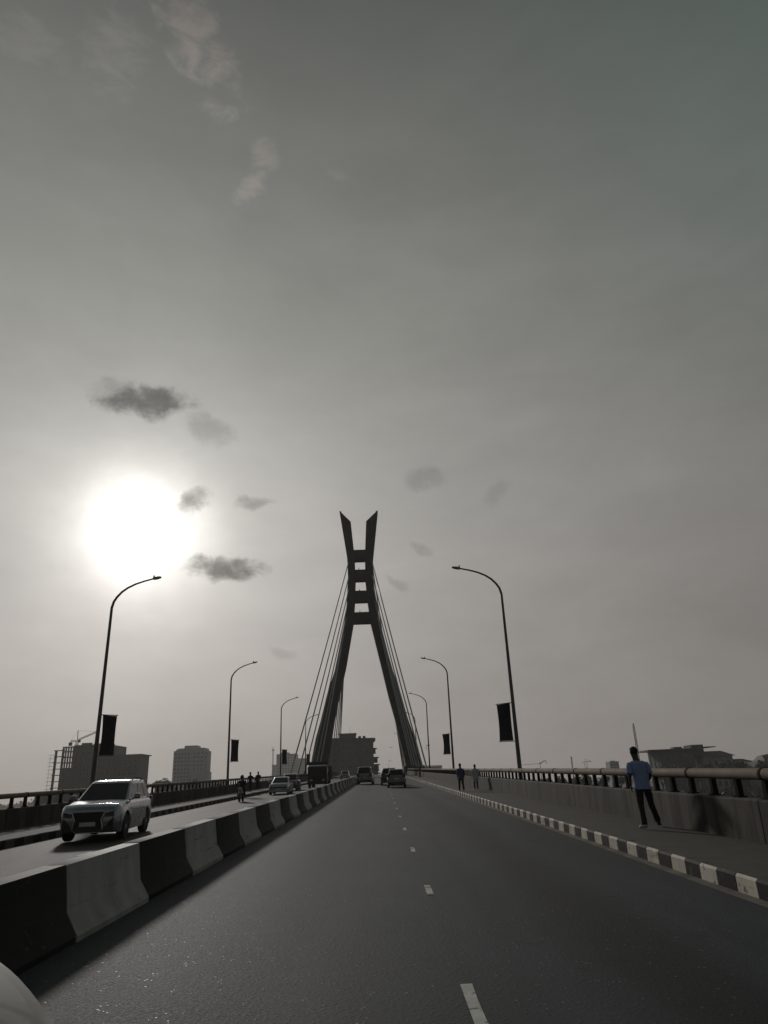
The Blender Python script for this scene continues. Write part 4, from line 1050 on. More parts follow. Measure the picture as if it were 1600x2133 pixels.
    mb.obj('trousers', cloth['trousers'], t, True, angle=70)
    for s in 'lr':
        a, o_ = V['an' + s], V['toe' + s]
        d = (o_ - a); d2 = Vector((d.x, d.y, 0)).normalized(); heel = a - d2 * 0.06 + Vector((0, 0, -0.035)); heel.z = min(heel.z, a.z - 0.03)
        inst(skin_mesh('shoe', [heel, a.lerp(o_, 0.35) - Vector((0, 0, 0.02)), o_], [(0, 1), (1, 2)], [(0.042, 0.045), (0.046, 0.045), (0.036, 0.03)], cloth.get('shoe_' + s, cloth['shoe']), 1, 1), 'shoe', t)
    # hair cap (or helmet)
    hm = MB(); hc = V['neck'] + hd * 0.80; fw = Vector(J.get('face', (0, 1, 0))); a0 = math.atan2(-fw.x, fw.y)
    rad_ = (0.092, 0.106, 0.104) if not cloth.get('helmet') else (0.135, 0.155, 0.15)
    rings = []
    for i in range(8):
        ph = -0.95 + (PI / 2 + 0.94) * i / 7
        ring = []
        for k in range(16):
            th = 2 * PI * k / 16
            x_, y_ = math.cos(th) * math.cos(ph) * rad_[0], math.sin(th) * math.cos(ph) * rad_[1] - 0.008
            z_ = math.sin(ph) * rad_[2]
            if y_ > 0.0 and not cloth.get('helmet'): z_ = max(z_, 0.055 * min(1, y_ / 0.05) - 0.05 * max(0, 1 - y_ / 0.03))      # hairline above the brow
            ring.append((hc.x + x_ * math.cos(a0) - y_ * math.sin(a0), hc.y + x_ * math.sin(a0) + y_ * math.cos(a0), hc.z + z_))
        rings.append(ring)
    hm.loft(rings); hm.obj('helmet' if cloth.get('helmet') else 'hair', cloth.get('helmet') or M['hair'], t, True, angle=80)
    return t

def walk(stride=0.28, sway=0.0, arms=0.16, spread=0.0):
    return dict(pelvis=(0, 0, 0.93), chest=(0, 0.02, 1.30), neck=(0, 0.03, 1.47), head=(0, 0.06, 1.73),
                shl=(-0.185, 0.02, 1.40), shr=(0.185, 0.02, 1.40), ell=(-0.25, -arms * 0.6, 1.12), elr=(0.25, arms * 0.2, 1.12), wrl=(-0.25, -arms * 0.5, 0.86), wrr=(0.25, arms * 1.1, 0.87),
                hipl=(-0.09, 0, 0.90), hipr=(0.09, 0, 0.90), knl=(-0.10 - spread, stride * 0.55, 0.50), knr=(0.10 + spread, -stride * 0.25, 0.48),
                anl=(-0.10 - spread * 1.4, stride, 0.09), anr=(0.10 + spread * 1.6, -stride, 0.13), toel=(-0.12 - spread * 1.6, stride + 0.16, 0.045), toer=(0.12 + spread * 1.8, -stride + 0.14, 0.04))
PZ = 0.231
J = walk(0.22, arms=0.10, spread=0.09)
J.update(pelvis=(0.0, 0, 0.94), hipl=(-0.09, 0, 0.91), hipr=(0.09, 0, 0.91), chest=(-0.03, 0.02, 1.31), neck=(-0.045, 0.03, 1.48), head=(-0.075, 0.05, 1.745), shl=(-0.225, 0.02, 1.41), shr=(0.165, 0.02, 1.42),
         ell=(-0.285, -0.05, 1.14), wrl=(-0.235, 0.10, 0.91), elr=(0.225, -0.02, 1.14), wrr=(0.20, 0.17, 0.98),
         knl=(-0.115, -0.02, 0.49), anl=(-0.17, -0.24, 0.10), toel=(-0.255, -0.13, 0.045), knr=(0.185, 0.14, 0.50), anr=(0.33, 0.26, 0.13), toer=(0.40, 0.36, 0.05), face=(-0.35, 0.94, 0))
person('man in light blue shirt and black trousers walking beside the right parapet', (6.10, 17.75, rz(17.75) + PZ), 0.0, J, dict(shirt=M['shirt_blue'], trousers=M['trouser'], shoe=M['shoe_dark'], shoe_l=M['shoe'], sleeve=0.85), 1.0)
person('walker in dark jacket with lighter back, left of the distant right pair', (5.0, 47.6, rz(47.6) + PZ), R(8), walk(0.2), dict(shirt=M['shirt_navy'], trousers=M['trouser'], shoe=M['shoe_dark'], sleeve=1.7), 0.93, 'pair walking on the right footpath', 0.06)
person('walker all in pale blue grey, right of the distant right pair', (6.12, 49.2, rz(49.2) + PZ), R(-4), walk(0.16), dict(shirt=M['shirt_pale'], trousers=M['trouser_grey'], shoe=M['shoe_dark'], sleeve=1.8), 0.88, 'pair walking on the right footpath', 0.25)
person('dark clad walker on the left footpath, nearer the motorcyclist', (-12.55, 72.5, rz(72.5) + 0.137), R(170), walk(0.2), dict(shirt=M['shirt_dark'], trousers=M['trouser'], shoe=M['shoe_dark'], sleeve=1.6), 1.0, 'pair walking on the left footpath')
person('dark clad walker on the left footpath, nearer the blue grey saloon', (-12.7, 78.0, rz(78.0) + 0.137), R(185), walk(0.22), dict(shirt=M['shirt_dark'], trousers=M['trouser'], shoe=M['shoe_dark'], sleeve=1.6), 1.02, 'pair walking on the left footpath')

# motorcycle with rider
def motorcycle(label, loc, rotz):
    t = thing('motorcycle', label, 'motorcycle', loc, rotz)
    for yw in (0.64, -0.62):
        w = bpy.data.objects.new('wheel', None); COL.objects.link(w); w.parent = t; w.location = (0, yw, 0.30)
        mb = MB(); mb.lathe([(0.23, -0.035), (0.28, -0.045), (0.30, -0.02), (0.30, 0.02), (0.28, 0.045), (0.23, 0.035)], axis='x', n=24); mb.obj('tyre', M['tyre'], w, True)
        mb = MB()
        for k in range(6):
            a = PI * k / 6; mb.tube([(0, 0.24 * math.cos(a), 0.24 * math.sin(a)), (0, -0.24 * math.cos(a), -0.24 * math.sin(a))], 0.008, 5)
        mb.lathe([(0.05, -0.05), (0.05, 0.05)], axis='x', n=10); mb.obj('spokes', M['rim'], w)
    mb = MB(); mb.loft([[(x * w_, y_, z_ + q * h_) for x, q in ((-1, -0.3), (-0.8, 0.6), (0, 1), (0.8, 0.6), (1, -0.3), (0, -1))] for y_, z_, w_, h_ in ((0.36, 0.80, 0.06, 0.05), (0.25, 0.80, 0.14, 0.12), (0.0, 0.78, 0.14, 0.11), (-0.12, 0.75, 0.08, 0.06))]); mb.obj('fuel_tank', M['darkred'], t, True)
    mb = MB(); mb.loft([[(x * w_, y_, z_ + q) for x, q in ((-1, -0.05), (-0.9, 0.03), (0.9, 0.03), (1, -0.05))] for y_, z_, w_ in ((-0.08, 0.76, 0.09), (-0.35, 0.76, 0.13), (-0.72, 0.80, 0.12), (-0.82, 0.82, 0.08))]); mb.obj('seat', M['plastic'], t)
    mb = MB(); mb.box(-0.14, 0.14, -0.14, 0.20, 0.32, 0.62); mb.lathe([(0.10, 0.18), (0.09, 0.30)], (0, 0.0, 0.45), 'y', 10); mb.obj('engine', M['steel_dark'], t, bevel=0.03)
    mb = MB(); mb.tube([(0, 0.45, 0.92), (0, 0.2, 0.66), (0, 0.05, 0.35)], 0.03, 6); mb.tube([(0, 0.4, 0.85), (0, -0.4, 0.70), (0, -0.75, 0.74)], 0.025, 6); mb.tube([(0.1, -0.62, 0.30), (0.1, 0.0, 0.36)], 0.025, 6); mb.tube([(-0.1, -0.62, 0.30), (-0.1, 0.0, 0.36)], 0.025, 6); mb.obj('frame', M['steel_dark'], t)
    mb = MB()
    for s in (1, -1): mb.tube([(s * 0.09, 0.64, 0.30), (s * 0.09, 0.44, 0.95)], 0.022, 6)
    mb.obj('fork', M['chrome'], t)
    mb = MB(); mb.tube([(-0.36, 0.26, 1.02), (-0.2, 0.40, 1.0), (0, 0.44, 0.97), (0.2, 0.40, 1.0), (0.36, 0.26, 1.02)], 0.014, 6); mb.obj('handlebar', M['steel_dark'], t)
    mb = MB(); mb.lathe([(0.04, -0.07), (0.085, 0.0), (0.085, 0.03), (0.02, 0.05)], (0, 0.52, 0.86), 'y', 14); mb.obj('headlight', M['head'], t, True)
    for s in (1, -1):
        m_ = MB().tube([(s * 0.26, 0.34, 1.02), (s * 0.33, 0.34, 1.16)], 0.008, 5).obj('mirror_arm', M['steel_dark'], t)
        MB().box(s * 0.34 - 0.05, s * 0.34 + 0.05, 0.33, 0.35, 1.15, 1.22).obj('mirror', M['plastic'], m_, bevel=0.01)
    mb = MB(); rings = []
    for k in range(9):
        a = R(20 + 130 * k / 8); rings.append([(-0.06, 0.64 + 0.33 * math.cos(a), 0.3 + 0.33 * math.sin(a)), (0.06, 0.64 + 0.33 * math.cos(a), 0.3 + 0.33 * math.sin(a)), (0.05, 0.64 + 0.345 * math.cos(a), 0.3 + 0.345 * math.sin(a)), (-0.05, 0.64 + 0.345 * math.cos(a), 0.3 + 0.345 * math.sin(a))])
    mb.loft(rings); mb.obj('mudguard', M['darkred'], t, True)
    mb = MB(); mb.tube([(0.12, 0.15, 0.35), (0.15, -0.1, 0.22), (0.17, -0.8, 0.32)], [0.02, 0.03, 0.045], 8); mb.obj('exhaust', M['chrome'], t, True)
    return t
mx, my = -9.85, 53.4
motorcycle('dark motorcycle ridden towards the viewer near the left kerb', on_road(mx, my), PI)
J = dict(pelvis=(0, -0.32, 0.90), chest=(0, -0.20, 1.26), neck=(0, -0.15, 1.43), head=(0, -0.10, 1.69), shl=(-0.19, -0.18, 1.36), shr=(0.19, -0.18, 1.36), ell=(-0.34, 0.02, 1.15), elr=(0.34, 0.02, 1.15),
         wrl=(-0.34, 0.24, 1.05), wrr=(0.34, 0.24, 1.05), hipl=(-0.10, -0.30, 0.86), hipr=(0.10, -0.30, 0.86), knl=(-0.24, 0.10, 0.80), knr=(0.24, 0.10, 0.80), anl=(-0.22, -0.06, 0.40), anr=(0.22, -0.06, 0.40), toel=(-0.24, 0.10, 0.35), toer=(0.24, 0.10, 0.35))
person('rider in dark clothes and helmet sitting on the motorcycle', on_road(mx, my), PI, J, dict(shirt=M['shirt_dark'], trousers=M['trouser'], shoe=M['shoe_dark'], sleeve=1.8, helmet=M['plastic']))

# ------------------------------------------------------------------ water, banks
WZ = -12.0
mb = MB(); mb.add([(-1590, -40, WZ), (1590, -40, WZ), (1590, 1795, WZ), (-1590, 1795, WZ)], [(0, 1, 2, 3)]); tag(mb.obj('water', M['water']), kind='structure')
def bank(name, poly, zt):
    mb = MB(); n = len(poly)
    inner = []
    cx = sum(p[0] for p in poly) / n; cy = sum(p[1] for p in poly) / n
    outer = [(x, y, WZ - 0.6) for x, y in poly]
    for x, y in poly: inner.append((cx + (x - cx) * 0.96, cy + (y - cy) * 0.96, zt))
    mb.add(outer + inner, [(i, (i + 1) % n, n + (i + 1) % n, n + i) for i in range(n)] + [tuple(range(n, 2 * n))])
    return tag(mb.obj(name, M['land']), kind='structure')
bank('river_bank', [(-1500, 330), (-420, 400), (-260, 420), (-120, 380), (-60, 470), (-40, 560), (40, 560), (60, 800), (40, 1700), (-1500, 1700)], -10.2)
bank('river_bank', [(62, 300), (110, 262), (420, 240), (1400, 230), (1400, 1700), (70, 1700), (60, 640), (72, 430)], -10.2)

# ------------------------------------------------------------------ buildings
def bpart(name, m, parent, *boxes, bevel=0.0):
    mb = MB()
    for b in boxes: mb.box(*b)
    return mb.obj(name, m, parent, bevel=bevel)
WINM = {}
def window_grid(parent, x0, x1, z0, z1, nx, nz, yface, fx=0.6, fz=0.55, frame=True, depth=0.25):
    """windows recess behind slim frames on the face looking to -y"""
    dx, dz = (x1 - x0) / nx, (z1 - z0) / nz
    w, h = dx * fx, dz * fz
    key = (round(w, 2), round(h, 2))
    if key not in WINM:
        fr = MB(); b = 0.14
        fr.box(-w / 2 - b, w / 2 + b, -0.12, 0.05, -h / 2 - b, -h / 2); fr.box(-w / 2 - b, w / 2 + b, -0.12, 0.05, h / 2, h / 2 + b)
        fr.box(-w / 2 - b, -w / 2, -0.12, 0.05, -h / 2, h / 2); fr.box(w / 2, w / 2 + b, -0.12, 0.05, -h / 2, h / 2); fr.box(-0.05, 0.05, -0.10, 0.05, -h / 2, h / 2)
        pn = MB(); pn.box(-w / 2, w / 2, -0.02, 0.04, -h / 2, h / 2)
        WINM[key] = (fr.mesh('window', M['frame']), pn.mesh('pane', M['pane']))
    fm, pm = WINM[key]
    for i in range(nx):
        for j in range(nz):
            f = inst(fm, 'window', parent, (x0 + (i + 0.5) * dx, yface, z0 + (j + 0.5) * dz))
            inst(pm, 'pane', f)

GZ = -10.4
# A: unfinished block with bare frame and scaffold on its left
a = thing('unfinished_building', 'unfinished concrete block with open frame and scaffold on its left side', 'building', (0, 0, 0))
D = 525.0
bpart('wall', M['bld_raw'], a, (-215.5, -186, D, D + 22, GZ, 36.9))
bpart('lower_wall', M['bld_raw'], a, (-223, -215.5, D, D + 12, GZ, 22.4))
for z in (22.4, 26.1, 29.8, 33.5, 36.6): bpart('open_floor_slab', M['bld_raw'], a, (-223.4, -215.5, D - 0.2, D + 2.4, z, z + 0.7))
for k in range(5): bpart('open_column', M['bld_raw'], a, (-223.2 + k * 1.75, -222.4 + k * 1.75, D, D + 1.0, 23.1, 36.6))
bpart('parapet', M['bld_raw'], a, (-215.5, -187, D - 0.3, D + 0.2, 36.9, 38.0))
bpart('wing', M['bld_raw'], a, (-186, -169.5, D + 2, D + 24, GZ, 30.0))
bpart('roof_slab', M['bld_raw'], a, (-186.5, -168, D + 1.4, D + 25, 30.0, 30.6))
bpart('lift_housing', M['bld_raw'], a, (-205, -196, D + 8, D + 16, 36.9, 39.2))
fl = [GZ + 4.1 * k for k in range(13)]
for k, z in enumerate(fl):
    if z < 37: bpart('floor_slab', M['bld_raw'], a, (-229.6 + (0 if k % 2 else 0.4), -223, D + 0.5, D + 3.5, z, z + 0.45))
for x in (-228.4, -223.5):
    bpart('column', M['bld_raw'], a, (x - 0.35, x + 0.35, D + 0.6, D + 3.2, GZ, 36.0 if x > -225 else 35.0))
sc = []
mb = MB()
for x in (-231.6,):
    mb.tube([(x, D + 1, GZ), (x, D + 1, 31.5)], 0.10, 5)
for k in range(17):
    z = GZ + 2.5 + k * 2.5; mb.tube([(-233.2, D + 1, z), (-228, D + 1, z)], 0.11, 5)
tag(mb.obj('scaffold', M['steel_dark'], a), kind='stuff')
window_grid(a, -221.5, -216.5, -4, 21, 2, 6, D - 0.05, 0.45, 0.42)
window_grid(a, -214.5, -207, -6, 34.5, 2, 9, D - 0.05, 0.42, 0.45)
window_grid(a, -206, -188, -6, 34.5, 5, 9, D - 0.05, 0.42, 0.45)
window_grid(a, -184.5, -170.5, -6, 28.5, 4, 8, D + 1.95, 0.45, 0.45)
mb = MB(); mb.box(-236, -222, D - 6, D + 3, GZ, 8.2); mb.obj('site_shed', M['bld_raw'], a)
# tower crane on it
c = thing('tower_crane', 'tower crane with a raised jib behind the unfinished block', 'crane', (-226, D + 30, 0))
def lattice(mb, p0, p1, w, n, r=0.09):
    p0, p1 = Vector(p0), Vector(p1); d = (p1 - p0).normalized(); x = d.cross(Vector((0, 1, 0))).normalized(); y = d.cross(x)
    cs = [x * a + y * b for a, b in ((w, w), (-w, w), (-w, -w), (w, -w))]
    for q in cs: mb.tube([p0 + q, p1 + q], r, 4)
    for k in range(n):
        for i in range(4): mb.tube([p0.lerp(p1, k / n) + cs[i], p0.lerp(p1, (k + 1) / n) + cs[(i + 1) % 4]], r * 0.7, 3)
mb = MB(); lattice(mb, (0, 0, GZ), (0, 0, 43.5), 0.75, 26, 0.14); mb.obj('mast', M['steel_dark'], c)
mb = MB(); lattice(mb, (1, 0, 44.0), (13.6, 0, 49.0), 0.45, 10, 0.10); mb.obj('jib', M['steel_dark'], c)
mb = MB(); lattice(mb, (-1, 0, 43.2), (-5.0, 0, 43.0), 0.5, 3, 0.12); mb.obj('counter_jib', M['steel_dark'], c)
bpart('counterweight', M['steel_dark'], c, (-5.8, -3.8, -0.9, 0.9, 39.8, 42.2))
bpart('cab', M['steel_dark'], c, (0.7, 2.2, -0.8, 0.8, 42.0, 44.0))
mb = MB(); mb.tube([(0, 0, 43.5), (-0.2, 0, 50.5)], 0.28, 5); mb.tube([(-0.2, 0, 50.5), (13.6, 0, 49.2)], 0.06, 4); mb.tube([(-0.2, 0, 50.5), (-4.9, 0, 43.2)], 0.06, 4); mb.obj('apex_stay', M['steel_dark'], c)

for x in (-212, -208.5): bpart('water_tank', M['bld_raw'], a, (x, x + 3, D + 4, D + 7, 36.9, 39.6))
mb = MB(); mb.tube([(-192, D + 6, 36.9), (-192, D + 6, 42.5)], 0.12, 5); mb.obj('aerial', M['steel_dark'], a)
# B: blue grey tower with stepped top
b = thing('tower_block', 'blue grey stepped tower block behind the left parapet', 'building'); D = 933.0
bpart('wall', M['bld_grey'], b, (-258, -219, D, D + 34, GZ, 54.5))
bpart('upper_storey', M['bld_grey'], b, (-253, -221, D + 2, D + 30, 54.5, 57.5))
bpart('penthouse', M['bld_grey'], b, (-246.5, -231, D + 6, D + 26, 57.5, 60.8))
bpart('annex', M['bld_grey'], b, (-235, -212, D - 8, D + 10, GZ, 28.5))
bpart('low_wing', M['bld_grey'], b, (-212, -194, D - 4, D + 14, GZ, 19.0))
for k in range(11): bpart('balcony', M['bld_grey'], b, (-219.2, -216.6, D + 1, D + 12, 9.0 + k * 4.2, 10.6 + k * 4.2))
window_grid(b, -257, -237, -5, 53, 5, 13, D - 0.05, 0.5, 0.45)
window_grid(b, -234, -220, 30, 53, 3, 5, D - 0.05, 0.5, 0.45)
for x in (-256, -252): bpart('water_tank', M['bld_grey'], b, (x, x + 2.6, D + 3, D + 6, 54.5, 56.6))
# C: far pale blocks
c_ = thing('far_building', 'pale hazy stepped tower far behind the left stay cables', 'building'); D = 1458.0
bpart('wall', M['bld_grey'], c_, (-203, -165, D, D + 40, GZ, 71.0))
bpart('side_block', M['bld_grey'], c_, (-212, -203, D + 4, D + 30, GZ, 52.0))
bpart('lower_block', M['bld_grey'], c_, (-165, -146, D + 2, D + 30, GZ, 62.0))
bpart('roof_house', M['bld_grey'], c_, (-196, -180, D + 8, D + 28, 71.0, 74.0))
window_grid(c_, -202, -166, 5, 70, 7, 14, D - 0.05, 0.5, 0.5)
ms = thing('radio_mast', 'thin hazy mast with small head left of the far pale tower', 'mast', (-207, 1440, 0))
mb = MB(); lattice(mb, (0, 0, GZ), (0, 0, 80), 0.9, 30, 0.22); mb.obj('mast', M['steel_dark'], ms)
mb = MB(); mb.box(-2.4, 2.4, -0.6, 0.6, 77.5, 79.0); mb.tube([(0, 0, 80), (2.5, 0, 84.5)], 0.25, 4); mb.tube([(0, 0, 80), (-2.5, 0, 84.5)], 0.25, 4); mb.obj('antenna_head', M['steel_dark'], ms)
# D: block of flats straight ahead
d = thing('block_of_flats', 'dark blue grey block of flats straight ahead between the tower legs', 'building'); D = 490.0
bpart('wall', M['bld_dark'], d, (-34.0, -6.2, D, D + 26, GZ, 31.0))
q = MB(); q.hexa([(-34.6, D - 0.8, 31.0), (-5.0, D - 0.8, 31.0), (-5.0, D + 27, 31.0), (-34.6, D + 27, 31.0), (-34.6, D - 0.8, 33.8), (-3.2, D - 0.8, 32.9), (-3.2, D + 27, 32.9), (-34.6, D + 27, 33.8)]); q.obj('roof', M['roof'], d)
bpart('stair_tower', M['bld_dark'], d, (-27.0, -16.2, D + 1, D + 12, 31.0, 36.0))
bpart('stair_tower_roof', M['roof'], d, (-27.5, -15.8, D + 0.5, D + 12.5, 36.0, 36.5))
bpart('projecting_bay', M['bld_dark'], d, (-12.5, -4.6, D - 1.6, D + 0.2, 2.0, 30.8))
for k, (x1, z) in enumerate(((-2.4, 26.2), (-1.2, 20.6), (-0.6, 16.2), (-1.0, 12.6), (-1.6, 8.8))):
    bal = bpart('balcony', M['bld_dark'], d, (-6.3, x1, D + 1, D + 9, z, z + 0.45))
    bpart('balcony_wall', M['bld_dark'], d, (-6.3, x1 - 0.9, D + 1.4, D + 8.6, z - 3.0, z))
window_grid(d, -33, -28, 5, 30, 1, 6, D - 0.05, 0.5, 0.5)
window_grid(d, -27, -13.5, 5, 30, 3, 6, D - 0.05, 0.5, 0.5)
window_grid(d, -12, -5, 5, 30, 2, 6, D - 1.65, 0.55, 0.52)
for x in (-14.5, -11.5): bpart('water_tank', M['plastic'], d, (x, x + 1.8, D + 3, D + 5, 32.8, 34.6))
mb = MB(); mb.tube([(-20, D + 4, 36.4), (-20, D + 4, 41)], 0.08, 5); mb.obj('aerial', M['steel_dark'], d)
# E: hip-roofed houses on the right bank
e = thing('wide_house', 'dark wide house with roof terrace behind the right parapet', 'building'); D = 443.0
bpart('wall', M['bld_dark'], e, (165.5, 186, D, D + 20, GZ, 16.2))
bpart('roof', M['roof'], e, (158.5, 190, D - 1.5, D + 22, 16.2, 17.0))
bpart('water_tank', M['roof'], e, (176, 181, D + 4, D + 9, 17.0, 18.2))
bpart('roof_house', M['bld_dark'], e, (186.0, 193, D + 2, D + 14, 13.0, 19.0))
bpart('roof_house_slab', M['roof'], e, (185.0, 200, D + 1, D + 15, 17.2, 17.7))
for x in (159.5, 162): bpart('column', M['bld_dark'], e, (x - 0.3, x + 0.3, D, D + 0.6, GZ, 16.2))
window_grid(e, 167, 185, -6, 15, 5, 4, D - 0.05, 0.45, 0.5)
h = thing('hip_roof_house', 'pale grey house with hipped roof right of the wide dark house', 'building'); D = 440.0
bpart('wall', M['bld_pale'], h, (190, 207, D, D + 18, GZ, 12.0))
q = MB(); q.hexa([(188.5, D - 1.3, 12.0), (208.5, D - 1.3, 12.0), (208.5, D + 19.5, 12.0), (188.5, D + 19.5, 12.0), (190, D + 5, 15.0), (203, D + 5, 15.0), (203, D + 12, 15.0), (190, D + 12, 15.0)]); q.obj('roof', M['roof'], h)
window_grid(h, 191, 206, -6, 11, 4, 3, D - 0.05, 0.45, 0.5)
h2 = thing('low_house', 'low dark roofed house among trees at the right edge', 'building'); D = 446.0
bpart('wall', M['bld_dark'], h2, (208, 224, D, D + 14, GZ, 7.5))
q = MB(); q.hexa([(206.5, D - 1, 7.5), (226, D - 1, 7.5), (226, D + 15, 7.5), (206.5, D + 15, 7.5), (208, D + 4, 10.2), (217, D + 4, 10.2), (217, D + 10, 10.2), (208, D + 10, 10.2)]); q.obj('roof', M['roof'], h2)
h3 = thing('grey_house', 'pale house with a dark sloping roof by the palm', 'building'); D = 430.0
bpart('wall', M['bld_pale'], h3, (216, 236, D, D + 14, GZ, 8.0))
q = MB(); q.hexa([(220, D - 1, 8.0), (240, D - 1, 8.0), (240, D + 15, 8.0), (220, D + 15, 8.0), (222, D + 5, 11.2), (238, D + 5, 13.5), (238, D + 10, 13.5), (222, D + 10, 11.2)]); q.obj('roof', M['roof'], h3)
window_grid(h3, 221, 235, -4, 7, 3, 2, D - 0.05, 0.45, 0.5)
# small far things on the right skyline
f1 = thing('far_block', 'small hazy block on the skyline left of the man', 'building'); bpart('wall', M['bld_grey'], f1, (249, 259, 817, 832, GZ, 19.5)); bpart('roof_house', M['bld_grey'], f1, (252, 256, 820, 826, 19.5, 20.4)); window_grid(f1, 250, 258, 4, 18, 3, 4, 816.95, 0.5, 0.5)
f2 = thing('low_far_shed', 'low pale warehouse seen past the end of the right cables', 'building'); bpart('wall', M['bld_pale'], f2, (44, 66, 817, 840, GZ, 21.5)); q = MB(); q.hexa([(43, 816, 21.5), (67, 816, 21.5), (67, 841, 21.5), (43, 841, 21.5), (48, 822, 23.0), (66, 822, 23.0), (66, 834, 23.0), (48, 834, 23.0)]); q.obj('roof', M['bld_grey'], f2)
m1 = thing('radio_mast', 'tall hazy lattice mast rising behind the head of the man', 'mast', (281.5, 817, 0)); mb = MB(); lattice(mb, (0, 0, GZ), (0, 0, 56), 0.8, 34, 0.20); mb.obj('mast', M['steel_dark'], m1); bpart('antenna_head', M['steel_dark'], m1, (-0.5, 0.5, -0.5, 0.5, 56, 58.5))
m2 = thing('radio_mast', 'short thin mast above the right handrail between two lamps', 'mast', (208, 817, 0)); mb = MB(); lattice(mb, (0, 0, GZ), (0, 0, 26.0), 0.45, 16, 0.16); mb.obj('mast', M['steel_dark'], m2); bpart('antenna_head', M['steel_dark'], m2, (-0.7, 0.7, -0.3, 0.3, 24.0, 25.4))
m3 = thing('harbour_crane', 'tiny harbour crane on the skyline above the right handrail', 'crane', (223, 817, 0)); mb = MB()
for x in (-2, 2): mb.tube([(x, 0, GZ), (x * 0.6, 0, 19.5)], 0.22, 4)
mb.tube([(-1.5, 0, 14), (1.5, 0, 14)], 0.2, 4); mb.obj('legs', M['steel_dark'], m3); mb = MB(); mb.tube([(-4, 0, 19.8), (6.5, 0, 20.6)], 0.25, 4); mb.tube([(0, 0, 23.0), (6, 0, 20.6)], 0.1, 4); mb.tube([(0, 0, 19.8), (0, 0, 23)], 0.2, 4); mb.obj('jib', M['steel_dark'], m3)
m4 = thing('harbour_crane', 'hook shaped crane jib on the skyline right of the nearest right lamp', 'crane', (173, 817, 0)); mb = MB(); mb.tube([(0, 0, GZ), (0, 0, 22.0)], 0.35, 5); mb.obj('mast', M['steel_dark'], m4); mb = MB(); mb.tube([(0, 0, 20.0), (2.5, 0, 21.5), (5, 0, 23.0), (6.8, 0, 22.6), (7.2, 0, 20.8)], 0.45, 5); mb.tube([(-20, 0, 19.6), (0, 0, 20.4)], 0.18, 4); mb.obj('jib', M['steel_dark'], m4)

# ------------------------------------------------------------------ trees
def crown_mesh(seed, n=420, w=1.0, h=1.0, leaf=0.34):
    rnd = random.Random(seed); mb = MB()
    lobes = []
    for k in range(9):
        a = rnd.uniform(0, 2 * PI); r = rnd.uniform(0.1, 0.62)
        lobes.append((Vector((math.cos(a) * r * w, math.sin(a) * r * w, rnd.uniform(-0.35, 0.55) * h)), rnd.uniform(0.28, 0.48)))
    for i in range(n):
        c, rr = rnd.choice(lobes)
        d = Vector((rnd.gauss(0, 1), rnd.gauss(0, 1), rnd.gauss(0, 1))).normalized()
        p = c + d * rr * rnd.uniform(0.55, 1.08)
        x = Vector((rnd.gauss(0, 1), rnd.gauss(0, 1), rnd.gauss(0, 0.6))).normalized(); y = x.cross(d)
        if y.length < 0.1: continue
        y.normalize(); s = leaf * rnd.uniform(0.25, 0.55)
        mb.add([p - x * s, p + y * s * 0.55, p + x * s, p - y * s * 0.55], [(0, 1, 2, 3)])
    return mb.mesh('crown', M['leaf'])
CROWNS = [crown_mesh(s, 620, 1.0, rh, 0.30) for s, rh in ((1, 0.8), (2, 1.0), (3, 0.7), (4, 1.15))]
tm = MB(); tm.tube([(0, 0, 0), (0.02, 0, 0.5), (0.0, 0.03, 1.0)], [0.055, 0.04, 0.02], 7); tm.tube([(0.01, 0, 0.55), (0.22, 0.05, 0.95)], [0.03, 0.012], 5); tm.tube([(0.01, 0, 0.6), (-0.2, 0.1, 0.98)], [0.03, 0.012], 5)
TRUNK = tm.mesh('trunk', M['bark'], True)
def tree(x, y, top, r, v, label, group):
    t = thing('broadleaf_tree', label, 'tree', (x, y, GZ), random.uniform(0, 6), group)
    H = top - GZ
    tr = inst(TRUNK, 'trunk', t, scale=(H * 0.6, H * 0.6, H * 0.72))
    inst(CROWNS[v % 4], 'crown', t, (0, 0, H - r * 0.82), (0, 0, random.uniform(0, 6)), (r, r, r * 0.95))
    return t
gR = 'trees on the right bank behind the parapet'
ORD = 'first second third fourth fifth sixth seventh eighth ninth tenth eleventh twelfth thirteenth fourteenth fifteenth sixteenth seventeenth eighteenth nineteenth twentieth'.split()
TR = sorted([(92, 425, 4.2, 5), (101, 432, 4.9, 5.5), (109, 424, 4.4, 5.5), (117, 430, 5.2, 6), (125, 426, 4.6, 5.5), (133, 421, 5.0, 5.5), (150, 405, 7.2, 6), (159, 412, 8.6, 6), (168, 408, 7.4, 6.5), (178, 410, 9.0, 6), (187, 405, 8.0, 6.5), (196, 412, 9.6, 6), (204, 404, 9.0, 6), (212, 410, 8.8, 6.5), (221, 404, 8.0, 6), (230, 409, 8.4, 6.5), (239, 404, 7.4, 6), (248, 408, 7.2, 6.5), (142, 415, 5.2, 5), (258, 404, 6.0, 6)], key=lambda q: q[0] / q[1])
for i, (x, y, top, r) in enumerate(TR):
    tree(x, y, top, r, i, ORD[i] + ' dark tree crown from the left above the right handrail', gR)
gL = 'trees on the left bank behind the parapet'
TL = sorted([(-262, 520, 3.4, 6), (-276, 512, 2.6, 6), (-290, 522, 3.2, 6.5), (-304, 515, 2.4, 6), (-318, 525, 3.0, 6.5), (-166, 520, 13.0, 8), (-156, 540, 14.0, 8), (-146, 515, 14.5, 8), (-137, 545, 14.0, 8), (-128, 525, 12.0, 8), (-119, 545, 10.4, 7), (-110, 530, 7.4, 7), (-176, 515, 8.6, 8), (-100, 540, 7.0, 7)], key=lambda q: q[0] / q[1])
